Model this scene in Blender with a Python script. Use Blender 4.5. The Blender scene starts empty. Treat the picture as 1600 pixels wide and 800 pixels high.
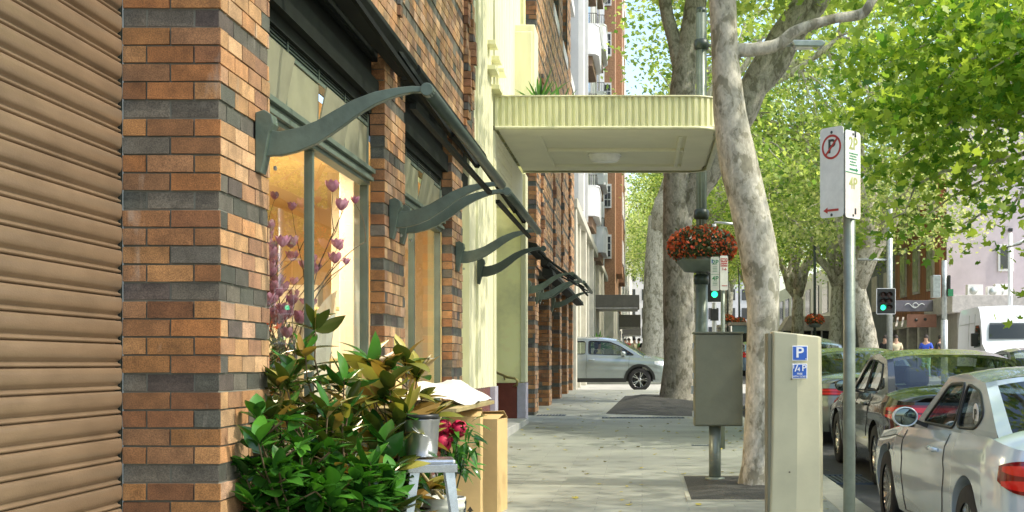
import bpy, bmesh, math, random
import numpy as np
from mathutils import Vector, Matrix, geometry
random.seed(7); RNG = np.random.default_rng(11)
sc = bpy.context.scene
COL = sc.collection
R = math.radians
F = 2080.0; VX = 1003.0; VY = 568.0; CH = 1.4; S = 0.0149
def G(y): return S * y                       # footpath height at depth y
def RD(y): return S * y - 0.12               # road height
def PX(px, D): return (px - VX) / F * D      # measurements taken off the photo
def PZ(py, D): return CH + (VY - py) / F * D

# ------------------------------------------------------------------ materials
MATS = {}
def nt(m):
    m.use_nodes = True
    n = m.node_tree; return n, n.nodes, n.links
def mat(name, col, rough=0.6, metal=0.0, var=0.12, scale=6.0, bump=0.0, bscale=40.0, spec=0.5, coat=0.0, col2=None, emit=None, estr=0.0, stretch=None):
    if name in MATS: return MATS[name]
    m = bpy.data.materials.new(name); t, N, Lk = nt(m)
    b = N['Principled BSDF']
    b.inputs['Roughness'].default_value = rough; b.inputs['Metallic'].default_value = metal
    b.inputs['Specular IOR Level'].default_value = spec; b.inputs['Coat Weight'].default_value = coat
    b.inputs['Coat Roughness'].default_value = 0.04
    c1 = tuple(max(0, c * (1 - var)) for c in col) + (1,)
    c2 = (tuple(col2) if col2 else tuple(min(1, c * (1 + var)) for c in col)) + (1,)
    tc = N.new('ShaderNodeTexCoord')
    src = tc.outputs['Object']
    if stretch:
        mp = N.new('ShaderNodeMapping'); mp.inputs['Scale'].default_value = stretch
        Lk.new(src, mp.inputs['Vector']); src = mp.outputs['Vector']
    no = N.new('ShaderNodeTexNoise'); no.inputs['Scale'].default_value = scale; no.inputs['Detail'].default_value = 6
    no.inputs['Roughness'].default_value = 0.62
    Lk.new(src, no.inputs['Vector'])
    rp = N.new('ShaderNodeValToRGB'); rp.color_ramp.elements[0].position = 0.32; rp.color_ramp.elements[1].position = 0.68
    rp.color_ramp.elements[0].color = c1; rp.color_ramp.elements[1].color = c2
    Lk.new(no.outputs['Fac'], rp.inputs['Fac']); Lk.new(rp.outputs['Color'], b.inputs['Base Color'])
    if bump:
        n2 = N.new('ShaderNodeTexNoise'); n2.inputs['Scale'].default_value = bscale; n2.inputs['Detail'].default_value = 5
        Lk.new(src, n2.inputs['Vector'])
        bp = N.new('ShaderNodeBump'); bp.inputs['Strength'].default_value = bump; bp.inputs['Distance'].default_value = 0.01
        Lk.new(n2.outputs['Fac'], bp.inputs['Height']); Lk.new(bp.outputs['Normal'], b.inputs['Normal'])
    if emit:
        b.inputs['Emission Color'].default_value = tuple(emit) + (1,); b.inputs['Emission Strength'].default_value = estr
    MATS[name] = m; return m
def m_brick():
    m = bpy.data.materials.new('glazed_brick'); t, N, Lk = nt(m); b = N['Principled BSDF']
    at = N.new('ShaderNodeVertexColor'); at.layer_name = 'Col'
    tc = N.new('ShaderNodeTexCoord')
    no = N.new('ShaderNodeTexNoise'); no.inputs['Scale'].default_value = 9; no.inputs['Detail'].default_value = 8; no.inputs['Roughness'].default_value = .7
    Lk.new(tc.outputs['Object'], no.inputs['Vector'])
    mr = N.new('ShaderNodeMapRange'); mr.inputs[1].default_value = .3; mr.inputs[2].default_value = .7; mr.inputs[3].default_value = .6; mr.inputs[4].default_value = 1.3
    Lk.new(no.outputs['Fac'], mr.inputs[0])
    mx = N.new('ShaderNodeMix'); mx.data_type = 'RGBA'; mx.blend_type = 'MULTIPLY'; mx.inputs[0].default_value = 1
    Lk.new(at.outputs['Color'], mx.inputs[6]); Lk.new(mr.outputs[0], mx.inputs[7])
    # speckles and pale efflorescence stains
    n3 = N.new('ShaderNodeTexNoise'); n3.inputs['Scale'].default_value = 170; n3.inputs['Detail'].default_value = 2
    Lk.new(tc.outputs['Object'], n3.inputs['Vector'])
    m3 = N.new('ShaderNodeMapRange'); m3.inputs[1].default_value = .35; m3.inputs[2].default_value = .65; m3.inputs[3].default_value = .62; m3.inputs[4].default_value = 1.25
    Lk.new(n3.outputs['Fac'], m3.inputs[0])
    mx3 = N.new('ShaderNodeMix'); mx3.data_type = 'RGBA'; mx3.blend_type = 'MULTIPLY'; mx3.inputs[0].default_value = 1
    Lk.new(mx.outputs[2], mx3.inputs[6]); Lk.new(m3.outputs[0], mx3.inputs[7])
    mp = N.new('ShaderNodeMapping'); mp.inputs['Scale'].default_value = (6, 6, 1.6); Lk.new(tc.outputs['Object'], mp.inputs['Vector'])
    n4 = N.new('ShaderNodeTexNoise'); n4.inputs['Scale'].default_value = 1.3; n4.inputs['Detail'].default_value = 7; Lk.new(mp.outputs[0], n4.inputs['Vector'])
    m4 = N.new('ShaderNodeMapRange'); m4.inputs[1].default_value = .66; m4.inputs[2].default_value = .78; m4.inputs[3].default_value = 0; m4.inputs[4].default_value = .5
    Lk.new(n4.outputs['Fac'], m4.inputs[0])
    mx4 = N.new('ShaderNodeMix'); mx4.data_type = 'RGBA'; Lk.new(m4.outputs[0], mx4.inputs[0])
    Lk.new(mx3.outputs[2], mx4.inputs[6]); mx4.inputs[7].default_value = (.45, .42, .35, 1)
    Lk.new(mx4.outputs[2], b.inputs['Base Color'])
    bp = N.new('ShaderNodeBump'); bp.inputs['Strength'].default_value = .25; bp.inputs['Distance'].default_value = .004
    Lk.new(n3.outputs['Fac'], bp.inputs['Height']); Lk.new(bp.outputs['Normal'], b.inputs['Normal'])
    b.inputs['Roughness'].default_value = .62; MATS['brick'] = m; return m
m_brick()
def m_leaf(name, ca, cb, trans=0.45, rough=0.45, back=None, tcol=None):
    m = bpy.data.materials.new(name); t, N, Lk = nt(m); b = N['Principled BSDF']
    ge = N.new('ShaderNodeNewGeometry')
    rp = N.new('ShaderNodeValToRGB'); rp.color_ramp.elements[0].color = tuple(ca) + (1,); rp.color_ramp.elements[1].color = tuple(cb) + (1,)
    Lk.new(ge.outputs['Random Per Island'], rp.inputs['Fac'])
    out = rp.outputs['Color']
    if back:
        mx = N.new('ShaderNodeMix'); mx.data_type = 'RGBA'; Lk.new(ge.outputs['Backfacing'], mx.inputs[0])
        Lk.new(out, mx.inputs[6]); mx.inputs[7].default_value = tuple(back) + (1,); out = mx.outputs[2]
    Lk.new(out, b.inputs['Base Color']); b.inputs['Roughness'].default_value = rough
    b.inputs['Specular IOR Level'].default_value = .4
    if trans:
        tr = N.new('ShaderNodeBsdfTranslucent'); mm = N.new('ShaderNodeMix'); mm.data_type = 'RGBA'; mm.blend_type = 'MULTIPLY'; mm.inputs[0].default_value = 1
        Lk.new(out, mm.inputs[6]); mm.inputs[7].default_value = tuple(tcol or (1.5, 1.5, .6)) + (1,)
        Lk.new(mm.outputs[2], tr.inputs['Color'])
        ms = N.new('ShaderNodeMixShader'); ms.inputs[0].default_value = trans
        Lk.new(b.outputs[0], ms.inputs[1]); Lk.new(tr.outputs[0], ms.inputs[2]); Lk.new(ms.outputs[0], N['Material Output'].inputs[0])
    MATS[name] = m; return m
def m_glass(name, tint=(.9, .95, .93), mixt=0.85, rough=0.0):
    m = bpy.data.materials.new(name); t, N, Lk = nt(m); N.remove(N['Principled BSDF'])
    tr = N.new('ShaderNodeBsdfTransparent'); tr.inputs[0].default_value = tuple(tint) + (1,)
    gl = N.new('ShaderNodeBsdfGlossy'); gl.inputs['Roughness'].default_value = rough; gl.inputs[0].default_value = (.95, .97, 1, 1)
    df = N.new('ShaderNodeBsdfDiffuse'); df.inputs[0].default_value = (.02, .025, .02, 1)
    fr = N.new('ShaderNodeFresnel'); ge = N.new('ShaderNodeNewGeometry'); io = N.new('ShaderNodeMapRange'); io.inputs[3].default_value = 1.42; io.inputs[4].default_value = 1 / 1.42
    Lk.new(ge.outputs['Backfacing'], io.inputs[0]); Lk.new(io.outputs[0], fr.inputs[0])
    a = N.new('ShaderNodeMixShader'); a.inputs[0].default_value = mixt; Lk.new(df.outputs[0], a.inputs[1]); Lk.new(tr.outputs[0], a.inputs[2])
    s = N.new('ShaderNodeMixShader'); Lk.new(fr.outputs[0], s.inputs[0]); Lk.new(a.outputs[0], s.inputs[1]); Lk.new(gl.outputs[0], s.inputs[2])
    Lk.new(s.outputs[0], N['Material Output'].inputs[0]); MATS[name] = m; return m
def m_paving(name, c1, c2, mortar, bw, rh, rough=.55, msize=.006):
    m = bpy.data.materials.new(name); t, N, Lk = nt(m); b = N['Principled BSDF']
    tc = N.new('ShaderNodeTexCoord')
    br = N.new('ShaderNodeTexBrick'); br.inputs['Scale'].default_value = 1; br.inputs['Brick Width'].default_value = bw; br.inputs['Row Height'].default_value = rh
    br.inputs['Mortar Size'].default_value = msize; br.inputs['Color1'].default_value = tuple(c1) + (1,); br.inputs['Color2'].default_value = tuple(c2) + (1,)
    br.inputs['Mortar'].default_value = tuple(mortar) + (1,); br.inputs['Mortar Smooth'].default_value = .3
    Lk.new(tc.outputs['Object'], br.inputs['Vector'])
    no = N.new('ShaderNodeTexNoise'); no.inputs['Scale'].default_value = 1.1; no.inputs['Detail'].default_value = 9; no.inputs['Roughness'].default_value = .65
    Lk.new(tc.outputs['Object'], no.inputs['Vector'])
    mr = N.new('ShaderNodeMapRange'); mr.inputs[1].default_value = .3; mr.inputs[2].default_value = .7; mr.inputs[3].default_value = .72; mr.inputs[4].default_value = 1.2
    Lk.new(no.outputs['Fac'], mr.inputs[0])
    mx = N.new('ShaderNodeMix'); mx.data_type = 'RGBA'; mx.blend_type = 'MULTIPLY'; mx.inputs[0].default_value = 1
    Lk.new(br.outputs['Color'], mx.inputs[6]); Lk.new(mr.outputs[0], mx.inputs[7]); Lk.new(mx.outputs[2], b.inputs['Base Color'])
    vo = N.new('ShaderNodeTexVoronoi'); vo.inputs['Scale'].default_value = 3.2; Lk.new(tc.outputs['Object'], vo.inputs['Vector'])
    vr = N.new('ShaderNodeMapRange'); vr.inputs[1].default_value = .055; vr.inputs[2].default_value = .075; vr.inputs[3].default_value = .62; vr.inputs[4].default_value = 1; Lk.new(vo.outputs['Distance'], vr.inputs[0])
    n5 = N.new('ShaderNodeTexNoise'); n5.inputs['Scale'].default_value = .35; n5.inputs['Detail'].default_value = 5; Lk.new(tc.outputs['Object'], n5.inputs['Vector'])
    v5 = N.new('ShaderNodeMapRange'); v5.inputs[1].default_value = .4; v5.inputs[2].default_value = .62; v5.inputs[3].default_value = .88; v5.inputs[4].default_value = 1.06; Lk.new(n5.outputs['Fac'], v5.inputs[0])
    mu = N.new('ShaderNodeMath'); mu.operation = 'MULTIPLY'; Lk.new(vr.outputs[0], mu.inputs[0]); Lk.new(v5.outputs[0], mu.inputs[1])
    mz = N.new('ShaderNodeMix'); mz.data_type = 'RGBA'; mz.blend_type = 'MULTIPLY'; mz.inputs[0].default_value = 1 if 'tile' not in name else 0
    Lk.new(mx.outputs[2], mz.inputs[6]); Lk.new(mu.outputs[0], mz.inputs[7]); Lk.new(mz.outputs[2], b.inputs['Base Color'])
    bp = N.new('ShaderNodeBump'); bp.inputs['Strength'].default_value = .5; bp.inputs['Distance'].default_value = .004; bp.invert = True
    Lk.new(br.outputs['Fac'], bp.inputs['Height']); Lk.new(bp.outputs['Normal'], b.inputs['Normal'])
    r2 = N.new('ShaderNodeMapRange'); r2.inputs[3].default_value = rough - .12; r2.inputs[4].default_value = rough + .2; Lk.new(no.outputs['Fac'], r2.inputs[0]); Lk.new(r2.outputs[0], b.inputs['Roughness'])
    MATS[name] = m; return m
def m_bark(nm='bark', kk=1.0):
    m = bpy.data.materials.new('plane_' + nm); t, N, Lk = nt(m); b = N['Principled BSDF']
    tc = N.new('ShaderNodeTexCoord'); mp = N.new('ShaderNodeMapping'); mp.inputs['Scale'].default_value = (1, 1, .55); Lk.new(tc.outputs['Object'], mp.inputs['Vector'])
    dn = N.new('ShaderNodeTexNoise'); dn.inputs['Scale'].default_value = 5; dn.inputs['Detail'].default_value = 4; Lk.new(mp.outputs[0], dn.inputs['Vector'])
    ad = N.new('ShaderNodeMix'); ad.data_type = 'RGBA'; ad.blend_type = 'ADD'; ad.inputs[0].default_value = .35; Lk.new(mp.outputs[0], ad.inputs[6]); Lk.new(dn.outputs['Color'], ad.inputs[7])
    n1 = N.new('ShaderNodeTexNoise'); n1.inputs['Scale'].default_value = 7; n1.inputs['Detail'].default_value = 3; n1.inputs['Roughness'].default_value = .5; Lk.new(ad.outputs[2], n1.inputs['Vector'])
    rp = N.new('ShaderNodeValToRGB'); rp.color_ramp.interpolation = 'CONSTANT'
    e = rp.color_ramp.elements; e[0].position = 0; e[0].color = (.25, .235, .165, 1); e[1].position = .41; e[1].color = (.37, .35, .27, 1)
    for p, c in ((.46, (.47, .445, .35, 1)), (.56, (.56, .53, .43, 1)), (.66, (.38, .36, .26, 1))):
        k = e.new(p); k.color = c
    Lk.new(n1.outputs['Fac'], rp.inputs['Fac'])
    n2 = N.new('ShaderNodeTexNoise'); n2.inputs['Scale'].default_value = 30; n2.inputs['Detail'].default_value = 6; Lk.new(mp.outputs[0], n2.inputs['Vector'])
    mr = N.new('ShaderNodeMapRange'); mr.inputs[1].default_value = .3; mr.inputs[2].default_value = .7; mr.inputs[3].default_value = .75; mr.inputs[4].default_value = 1.2; Lk.new(n2.outputs['Fac'], mr.inputs[0])
    mx = N.new('ShaderNodeMix'); mx.data_type = 'RGBA'; mx.blend_type = 'MULTIPLY'; mx.inputs[0].default_value = 1; Lk.new(rp.outputs['Color'], mx.inputs[6]); Lk.new(mr.outputs[0], mx.inputs[7])
    Lk.new(mx.outputs[2], b.inputs['Base Color']); b.inputs['Roughness'].default_value = .8
    bp = N.new('ShaderNodeBump'); bp.inputs['Strength'].default_value = .45; bp.inputs['Distance'].default_value = .02; Lk.new(n1.outputs['Fac'], bp.inputs['Height'])
    Lk.new(bp.outputs['Normal'], b.inputs['Normal']); MATS[nm] = m
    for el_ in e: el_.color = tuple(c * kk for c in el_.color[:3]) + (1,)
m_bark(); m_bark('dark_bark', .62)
M = MATS
mat('mortar', (.15, .155, .125), .9, bump=.3)
mat('shutter', (.225, .158, .097), .28, .3, .16, 2.2, .12, 60, stretch=(1, 1, 3))
mat('black_green', (.010, .013, .010), .75, 0, .3, 4, spec=.15)
mat('green_paint', (.095, .13, .10), .38, .2, .22, 7, .15, 30)
mat('dark_green', (.035, .052, .04), .4, .2, .2, 5)
mat('frame_green', (.10, .135, .105), .45, 0, .15, 6)
mat('cream', (.80, .79, .49), .5, 0, .13, 2.0, .06, 60, stretch=(5, 5, .8))
mat('cream_pale', (.70, .69, .46), .5, 0, .11, 1.6, stretch=(4, 4, .6))
mat('soffit', (.80, .78, .60), .6, 0, .05, 1.5)
mat('maroon', (.17, .035, .02), .25, 0, .2, 5)
mat('lilac_stone', (.42, .40, .47), .5, 0, .12, 8)
mat('white_paint', (.78, .78, .76), .5, 0, .05, 3)
mat('grey_render', (.34, .36, .37), .7, 0, .08, 2, .15, 50)
mat('pale_render', (.62, .62, .60), .7, 0, .06, 2)
mat('stone', (.52, .50, .41), .7, 0, .12, 3, .2, 20)
mat('balcony_white', (.66, .67, .68), .55, 0, .05, 3)
mat('mauve_render', (.56, .49, .52), .75, 0, .10, 1.2, .15, 30)
mat('ledge', (.52, .48, .44), .8, 0, .2, 5)
mat('dark_wall', (.10, .12, .13), .6, 0, .3, 2)
mat('steel', (.55, .56, .56), .28, .9, .10, 6)
mat('galv', (.42, .45, .43), .42, .75, .18, 9, .1, 60)
mat('stool_metal', (.50, .53, .54), .26, .85, .16, 10)
mat('pole_green', (.20, .235, .19), .4, .35, .15, 5)
mat('kiosk', (.56, .53, .35), .42, .25, .10, 2.5, .04, 40)
mat('kiosk_edge', (.17, .165, .11), .45, .2, .12, 4)
mat('cabinet', (.155, .165, .11), .5, .1, .10, 5, .08, 60)
mat('sign_white', (.70, .72, .64), .45, 0, .10, 14)
mat('sign_faded', (.66, .58, .50), .45, 0, .15, 10)
mat('sign_red', (.42, .05, .04), .5, 0, .15, 20)
mat('sign_black', (.04, .05, .04), .5)
mat('sign_green', (.03, .22, .09), .5, 0, .2, 20)
mat('sign_olive', (.33, .36, .12), .5, 0, .2, 20)
mat('blue_plate', (.03, .12, .48), .35, 0, .08, 9)
mat('plate_white', (.82, .84, .84), .4, 0, .04)
mat('soil', (.028, .030, .027), .95, 0, .2, 70, 1.0, 70, col2=(.10, .10, .085))
mat('cardboard', (.66, .46, .20), .75, 0, .09, 3, .1, 50)
mat('cardboard_dark', (.06, .05, .035), .8)
mat('wood_board', (.36, .29, .13), .6, 0, .25, 5, .3, 30, stretch=(8, 1, 8))
mat('paper', (.78, .78, .68), .6, 0, .05, 5, .3, 14)
mat('plastic_pail', (.66, .68, .58), .45, 0, .08, 6)
mat('black_plastic', (.02, .022, .02), .4)
mat('rubber', (.025, .025, .025), .8, 0, .2, 20)
mat('alloy', (.55, .56, .54), .25, .9, .08, 6)
mat('dark_alloy', (.06, .06, .06), .3, .7)
mat('car_silver', (.70, .79, .83), .20, .30, .04, 2, coat=1.0)
mat('car_black', (.045, .047, .038), .18, .5, .08, 2, coat=1.0)
mat('car_grey', (.26, .29, .26), .22, .6, .05, 2, coat=1.0)
mat('car_olive', (.36, .41, .40), .22, .6, .05, 2, coat=1.0)
mat('car_blue', (.30, .42, .55), .2, .5, .05, 2, coat=1.0)
mat('car_white', (.74, .77, .82), .5, 0, .03, 2, coat=.1)
mat('interior', (.035, .034, .032), .8)
mat('seat_fabric', (.09, .085, .08), .85)
mat('tail_red', (.55, .015, .012), .12, 0, .15, 8, coat=1, emit=(1, .03, .02), estr=.12)
mat('tail_dark', (.22, .006, .008), .08, 0, .1, 8, coat=1)
mat('lamp_clear', (.7, .72, .75), .1, .3, .1, 12, coat=1)
mat('stem_brown', (.11, .075, .035), .8, 0, .3, 20)
mat('stem_green', (.10, .14, .045), .7, 0, .3, 20)
mat('skin', (.50, .30, .20), .6)
mat('hair_dark', (.03, .022, .018), .7)
mat('shirt_blue', (.04, .10, .55), .8)
mat('shirt_black', (.02, .02, .022), .8)
mat('shirt_pale', (.62, .55, .36), .8)
mat('shirt_red', (.45, .05, .04), .8)
mat('shirt_green', (.10, .30, .08), .8)
mat('cloth_teal', (.30, .50, .42), .8)
mat('cloth_navy', (.03, .045, .08), .8)
mat('signal_green', (.02, .6, .30), .3, emit=(.03, 1, .42), estr=2.6)
mat('signal_off', (.05, .02, .015), .3)
mat('room_wall', (.74, .52, .27), .8, 0, .08, 1.5)
mat('room_pale', (.76, .70, .56), .8, 0, .06, 1.5)
mat('petal_pink', (.50, .14, .26), .6, 0, .35, 14, col2=(.66, .36, .44))
mat('petal_crimson', (.50, .01, .06), .6, 0, .4, 60)
mat('flower_red', (.75, .10, .025), .6, 0, .3, 20)
mat('terracotta', (.42, .14, .06), .8)
mat('asphalt', (.055, .057, .055), .85, 0, .25, 2, .5, 120)
mat('concrete', (.40, .40, .37), .8, 0, .12, 2, .2, 60)
mat('kerb', (.40, .40, .31), .75, 0, .14, 3, .25, 70)
mat('earth', (.16, .15, .12), .9, 0, .2, 1)
mat('line_white', (.7, .7, .68), .7)
mat('drain', (.10, .13, .16), .5, .5)
mat('brass', (.45, .36, .14), .35, .8)
mat('apt_brick', (.36, .20, .11), .8, 0, .28, 10, .3, 40)
mat('win_dark', (.03, .035, .04), .08, 0, .3, 1.5, spec=.8)
mat('wood_red', (.30, .10, .035), .6, 0, .45, 3, .3, 14, stretch=(1, 1, .15))
mat('awning_grey', (.17, .155, .125), .6)
mat('sign_mauve', (.20, .185, .22), .6)
mat('leaf_litter', (.42, .36, .06), .7, 0, .5, 30)
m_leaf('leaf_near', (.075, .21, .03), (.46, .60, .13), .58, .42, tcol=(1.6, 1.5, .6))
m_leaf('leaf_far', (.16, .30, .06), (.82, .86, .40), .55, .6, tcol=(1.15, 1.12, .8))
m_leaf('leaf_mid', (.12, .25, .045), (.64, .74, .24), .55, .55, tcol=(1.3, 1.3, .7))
m_leaf('magnolia_leaf', (.012, .06, .010), (.06, .19, .025), .12, .16, back=(.075, .10, .022), tcol=(1.2, 1.3, .4))
m_leaf('camellia_leaf', (.010, .05, .010), (.085, .26, .03), .16, .13, tcol=(1.3, 1.5, .4))
m_leaf('olive_leaf', (.20, .21, .04), (.42, .38, .09), .25, .32, back=(.30, .19, .055))
m_leaf('basket_leaf', (.03, .055, .02), (.10, .13, .04), .15, .5)
m_leaf('palm_leaf', (.03, .10, .02), (.10, .26, .05), .25, .4)
m_leaf('flower_mass', (.55, .055, .02), (.85, .22, .06), .2, .6, tcol=(1.1, .9, .8))
m_glass('shop_glass', (.93, .96, .94), .97)
m_glass('car_glass', (.66, .72, .67), .88)
m_glass('dark_glass', (.25, .28, .27), .65)
m_paving('paving', (.325, .34, .285), (.27, .285, .245), (.21, .22, .20), .8, .20, .5, .0035)
m_paving('yellow_tile', (.95, .92, .46), (.93, .90, .45), (.75, .70, .36), .6, .45, .35, .003)

# ------------------------------------------------------------------ mesh builder
class MB:
    def __init__(s): s.v = []; s.f = []; s.mi = []; s.sm = []; s.col = []
    def add(s, vs, fs, mi=0, sm=False, col=(1, 1, 1)):
        o = len(s.v); s.v += [tuple(p) for p in vs]
        for f in fs: s.f.append(tuple(i + o for i in f)); s.mi.append(mi); s.sm.append(sm); s.col.append(col)
        return s
    def box(s, x0, x1, y0, y1, z0, z1, mi=0, col=(1, 1, 1)):
        v = [(x0, y0, z0), (x1, y0, z0), (x1, y1, z0), (x0, y1, z0), (x0, y0, z1), (x1, y0, z1), (x1, y1, z1), (x0, y1, z1)]
        return s.add(v, [(0, 3, 2, 1), (4, 5, 6, 7), (0, 1, 5, 4), (1, 2, 6, 5), (2, 3, 7, 6), (3, 0, 4, 7)], mi, False, col)
    def obox(s, M4, sx, sy, sz, mi=0, taper=1.0):
        v = []
        for z, t in ((-sz, 1), (sz, taper)):
            for x, y in ((-sx, -sy), (sx, -sy), (sx, sy), (-sx, sy)): v.append(M4 @ Vector((x * t, y * t, z)))
        return s.add(v, [(0, 3, 2, 1), (4, 5, 6, 7), (0, 1, 5, 4), (1, 2, 6, 5), (2, 3, 7, 6), (3, 0, 4, 7)], mi)
    def bar(s, a, b, w, h, mi=0, up=(0, 0, 1)):
        a = Vector(a); b = Vector(b); d = (b - a); L = d.length; d.normalize()
        u = Vector(up); x = d.cross(u)
        if x.length < 1e-4: x = d.cross(Vector((1, 0, 0)))
        x.normalize(); u = x.cross(d)
        v = []
        for p in (a, b):
            for i, j in ((-1, -1), (1, -1), (1, 1), (-1, 1)): v.append(p + x * i * w / 2 + u * j * h / 2)
        return s.add(v, [(0, 3, 2, 1), (4, 5, 6, 7), (0, 1, 5, 4), (1, 2, 6, 5), (2, 3, 7, 6), (3, 0, 4, 7)], mi)
    def tube(s, pts, rads, n=10, mi=0, cap=True, wob=0.0, seed=0):
        rr = random.Random(seed); pts = [Vector(p) for p in pts]
        if not isinstance(rads, (list, tuple)): rads = [rads] * len(pts)
        vs = []; px = None
        for i, p in enumerate(pts):
            d = (pts[min(i + 1, len(pts) - 1)] - pts[max(i - 1, 0)]).normalized()
            if px is None:
                px = d.cross(Vector((0, 1, 0)) if abs(d.y) < .9 else Vector((1, 0, 0))).normalized()
            px = (px - d * px.dot(d)).normalized(); py = d.cross(px)
            for k in range(n):
                a = 2 * math.pi * k / n; r = rads[i] * (1 + wob * (rr.random() - .5))
                vs.append(p + (px * math.cos(a) + py * math.sin(a)) * r)
        fs = []
        for i in range(len(pts) - 1):
            for k in range(n): fs.append((i * n + k, i * n + (k + 1) % n, (i + 1) * n + (k + 1) % n, (i + 1) * n + k))
        s.add(vs, fs, mi, True)
        if cap:
            o = len(s.v) - len(vs)
            s.f.append(tuple(o + k for k in range(n))[::-1]); s.mi.append(mi); s.sm.append(False); s.col.append((1, 1, 1))
            s.f.append(tuple(o + (len(pts) - 1) * n + k for k in range(n))); s.mi.append(mi); s.sm.append(False); s.col.append((1, 1, 1))
        return s
    def lathe(s, prof, c=(0, 0, 0), n=24, mi=0, axis='z', sm=True):
        vs = []; c = Vector(c)
        for r, h in prof:
            for k in range(n):
                a = 2 * math.pi * k / n; q = (r * math.cos(a), r * math.sin(a), h)
                if axis == 'x': q = (q[2], q[0], q[1])
                elif axis == 'y': q = (q[1], q[2], q[0])
                vs.append(c + Vector(q))
        fs = [(i * n + k, i * n + (k + 1) % n, (i + 1) * n + (k + 1) % n, (i + 1) * n + k) for i in range(len(prof) - 1) for k in range(n)]
        return s.add(vs, fs, mi, sm)
    def prism(s, poly, axis, a, b, mi=0):
        # poly: 2-D points; extruded along axis from a to b
        def P(p, t):
            return {'x': (t, p[0], p[1]), 'y': (p[0], t, p[1]), 'z': (p[0], p[1], t)}[axis]
        n = len(poly); v = [P(p, a) for p in poly] + [P(p, b) for p in poly]
        return s.add(v, [tuple(range(n))[::-1], tuple(range(n, 2 * n))] + [(i, (i + 1) % n, n + (i + 1) % n, n + i) for i in range(n)], mi)
    def grid(s, rows, mi=0, sm=True, mfun=None):
        n = len(rows[0]); vs = [p for r in rows for p in r]; o = len(s.v)
        s.v += [tuple(p) for p in vs]
        for i in range(len(rows) - 1):
            for j in range(n - 1):
                s.f.append((o + i * n + j, o + i * n + j + 1, o + (i + 1) * n + j + 1, o + (i + 1) * n + j))
                s.mi.append(mfun(i, j) if mfun else mi); s.sm.append(sm); s.col.append((1, 1, 1))
        return s
    def build(s, name, mats, parent=None, bevel=0, loc=None, col=False, fix=True):
        me = bpy.data.meshes.new(name); me.from_pydata(s.v, [], s.f)
        if not isinstance(mats, (list, tuple)): mats = [mats]
        for m in mats: me.materials.append(MATS[m] if isinstance(m, str) else m)
        me.polygons.foreach_set('material_index', s.mi); me.polygons.foreach_set('use_smooth', s.sm)
        if col:
            ca = me.color_attributes.new('Col', 'FLOAT_COLOR', 'CORNER'); arr = []
            for f, c in zip(s.f, s.col): arr += (list(c) + [1]) * len(f)
            ca.data.foreach_set('color', arr)
        if fix:
            bm = bmesh.new(); bm.from_mesh(me); bmesh.ops.recalc_face_normals(bm, faces=bm.faces); bm.to_mesh(me); bm.free()
        me.update(); o = bpy.data.objects.new(name, me); COL.objects.link(o)
        if parent: o.parent = parent
        if loc: o.location = loc
        if bevel:
            b = o.modifiers.new('bevel', 'BEVEL'); b.width = bevel; b.segments = 2; b.limit_method = 'ANGLE'; b.angle_limit = R(40)
        return o
def thing(name, label, cat, loc=(0, 0, 0), rz=0, group=None):
    o = bpy.data.objects.new(name, None); COL.objects.link(o); o.location = loc; o.rotation_euler = (0, 0, rz)
    o.empty_display_size = .2; return tag(o, label, cat, group)
def tag(o, label, cat, group=None, kind=None):
    if label: o['label'] = label
    if cat: o['category'] = cat
    if group: o['group'] = group
    if kind: o['kind'] = kind
    return o
def struct(o): o['kind'] = 'structure'; return o
def copy_tree(o, parent=None):
    c = o.copy(); COL.objects.link(c)
    if parent: c.parent = parent
    for ch in [q for q in bpy.data.objects if q.parent == o]: copy_tree(ch, c)
    return c
def text_part(name, body, size, M4, m, parent, ext=.0008, sx=1.0, align='CENTER'):
    cu = bpy.data.curves.new(name, 'FONT'); cu.body = body; cu.size = size; cu.extrude = ext; cu.align_x = align; cu.align_y = 'CENTER'; cu.offset = size * .018
    t = bpy.data.objects.new(name, cu); COL.objects.link(t); bpy.context.view_layer.update()
    me = bpy.data.meshes.new_from_object(t.evaluated_get(bpy.context.evaluated_depsgraph_get()))
    bpy.data.objects.remove(t); bpy.data.curves.remove(cu)
    me.transform(M4 @ Matrix.Diagonal((sx, 1, 1, 1))); me.materials.clear(); me.materials.append(M[m])
    o = bpy.data.objects.new(name, me); COL.objects.link(o); o.parent = parent; return o
def frame_m(o, x, y):   # matrix with given origin and local x / y axes
    x = Vector(x).normalized(); y = Vector(y).normalized(); z = x.cross(y)
    return Matrix(((x.x, y.x, z.x, o[0]), (x.y, y.y, z.y, o[1]), (x.z, y.z, z.z, o[2]), (0, 0, 0, 1)))

# ------------------------------------------------------------------ ground (setting)
def sheet(name, x0, x1, y0, y1, off, m, ny=2):
    mb = MB(); mb.add([(x0, y0, S * y0 + off), (x1, y0, S * y0 + off), (x1, y1, S * y1 + off), (x0, y1, S * y1 + off)], [(0, 1, 2, 3)])
    return struct(mb.build(name, m))
def slab(name, x0, x1, y0, y1, off, th, m, bevel=0):
    mb = MB(); v = []
    for z in (off - th, off):
        for x, y in ((x0, y0), (x1, y0), (x1, y1), (x0, y1)): v.append((x, y, S * y + z))
    mb.add(v, [(0, 3, 2, 1), (4, 5, 6, 7), (0, 1, 5, 4), (1, 2, 6, 5), (2, 3, 7, 6), (3, 0, 4, 7)])
    return struct(mb.build(name, m, bevel=bevel))
sheet('ground', -900, 900, -300, 1600, -.128, 'earth')
sheet('road', 1.95, 11.6, -60, 400, -.12, 'asphalt')
sheet('side_street', -60, 60, 40.6, 49.6, -.116, 'concrete')
slab('footpath', -3.2, 1.66, -12, 40.5, 0, .11, 'paving')
slab('kerb', 1.663, 1.95, -12, 40.5, .001, .14, 'kerb', .012)
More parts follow.
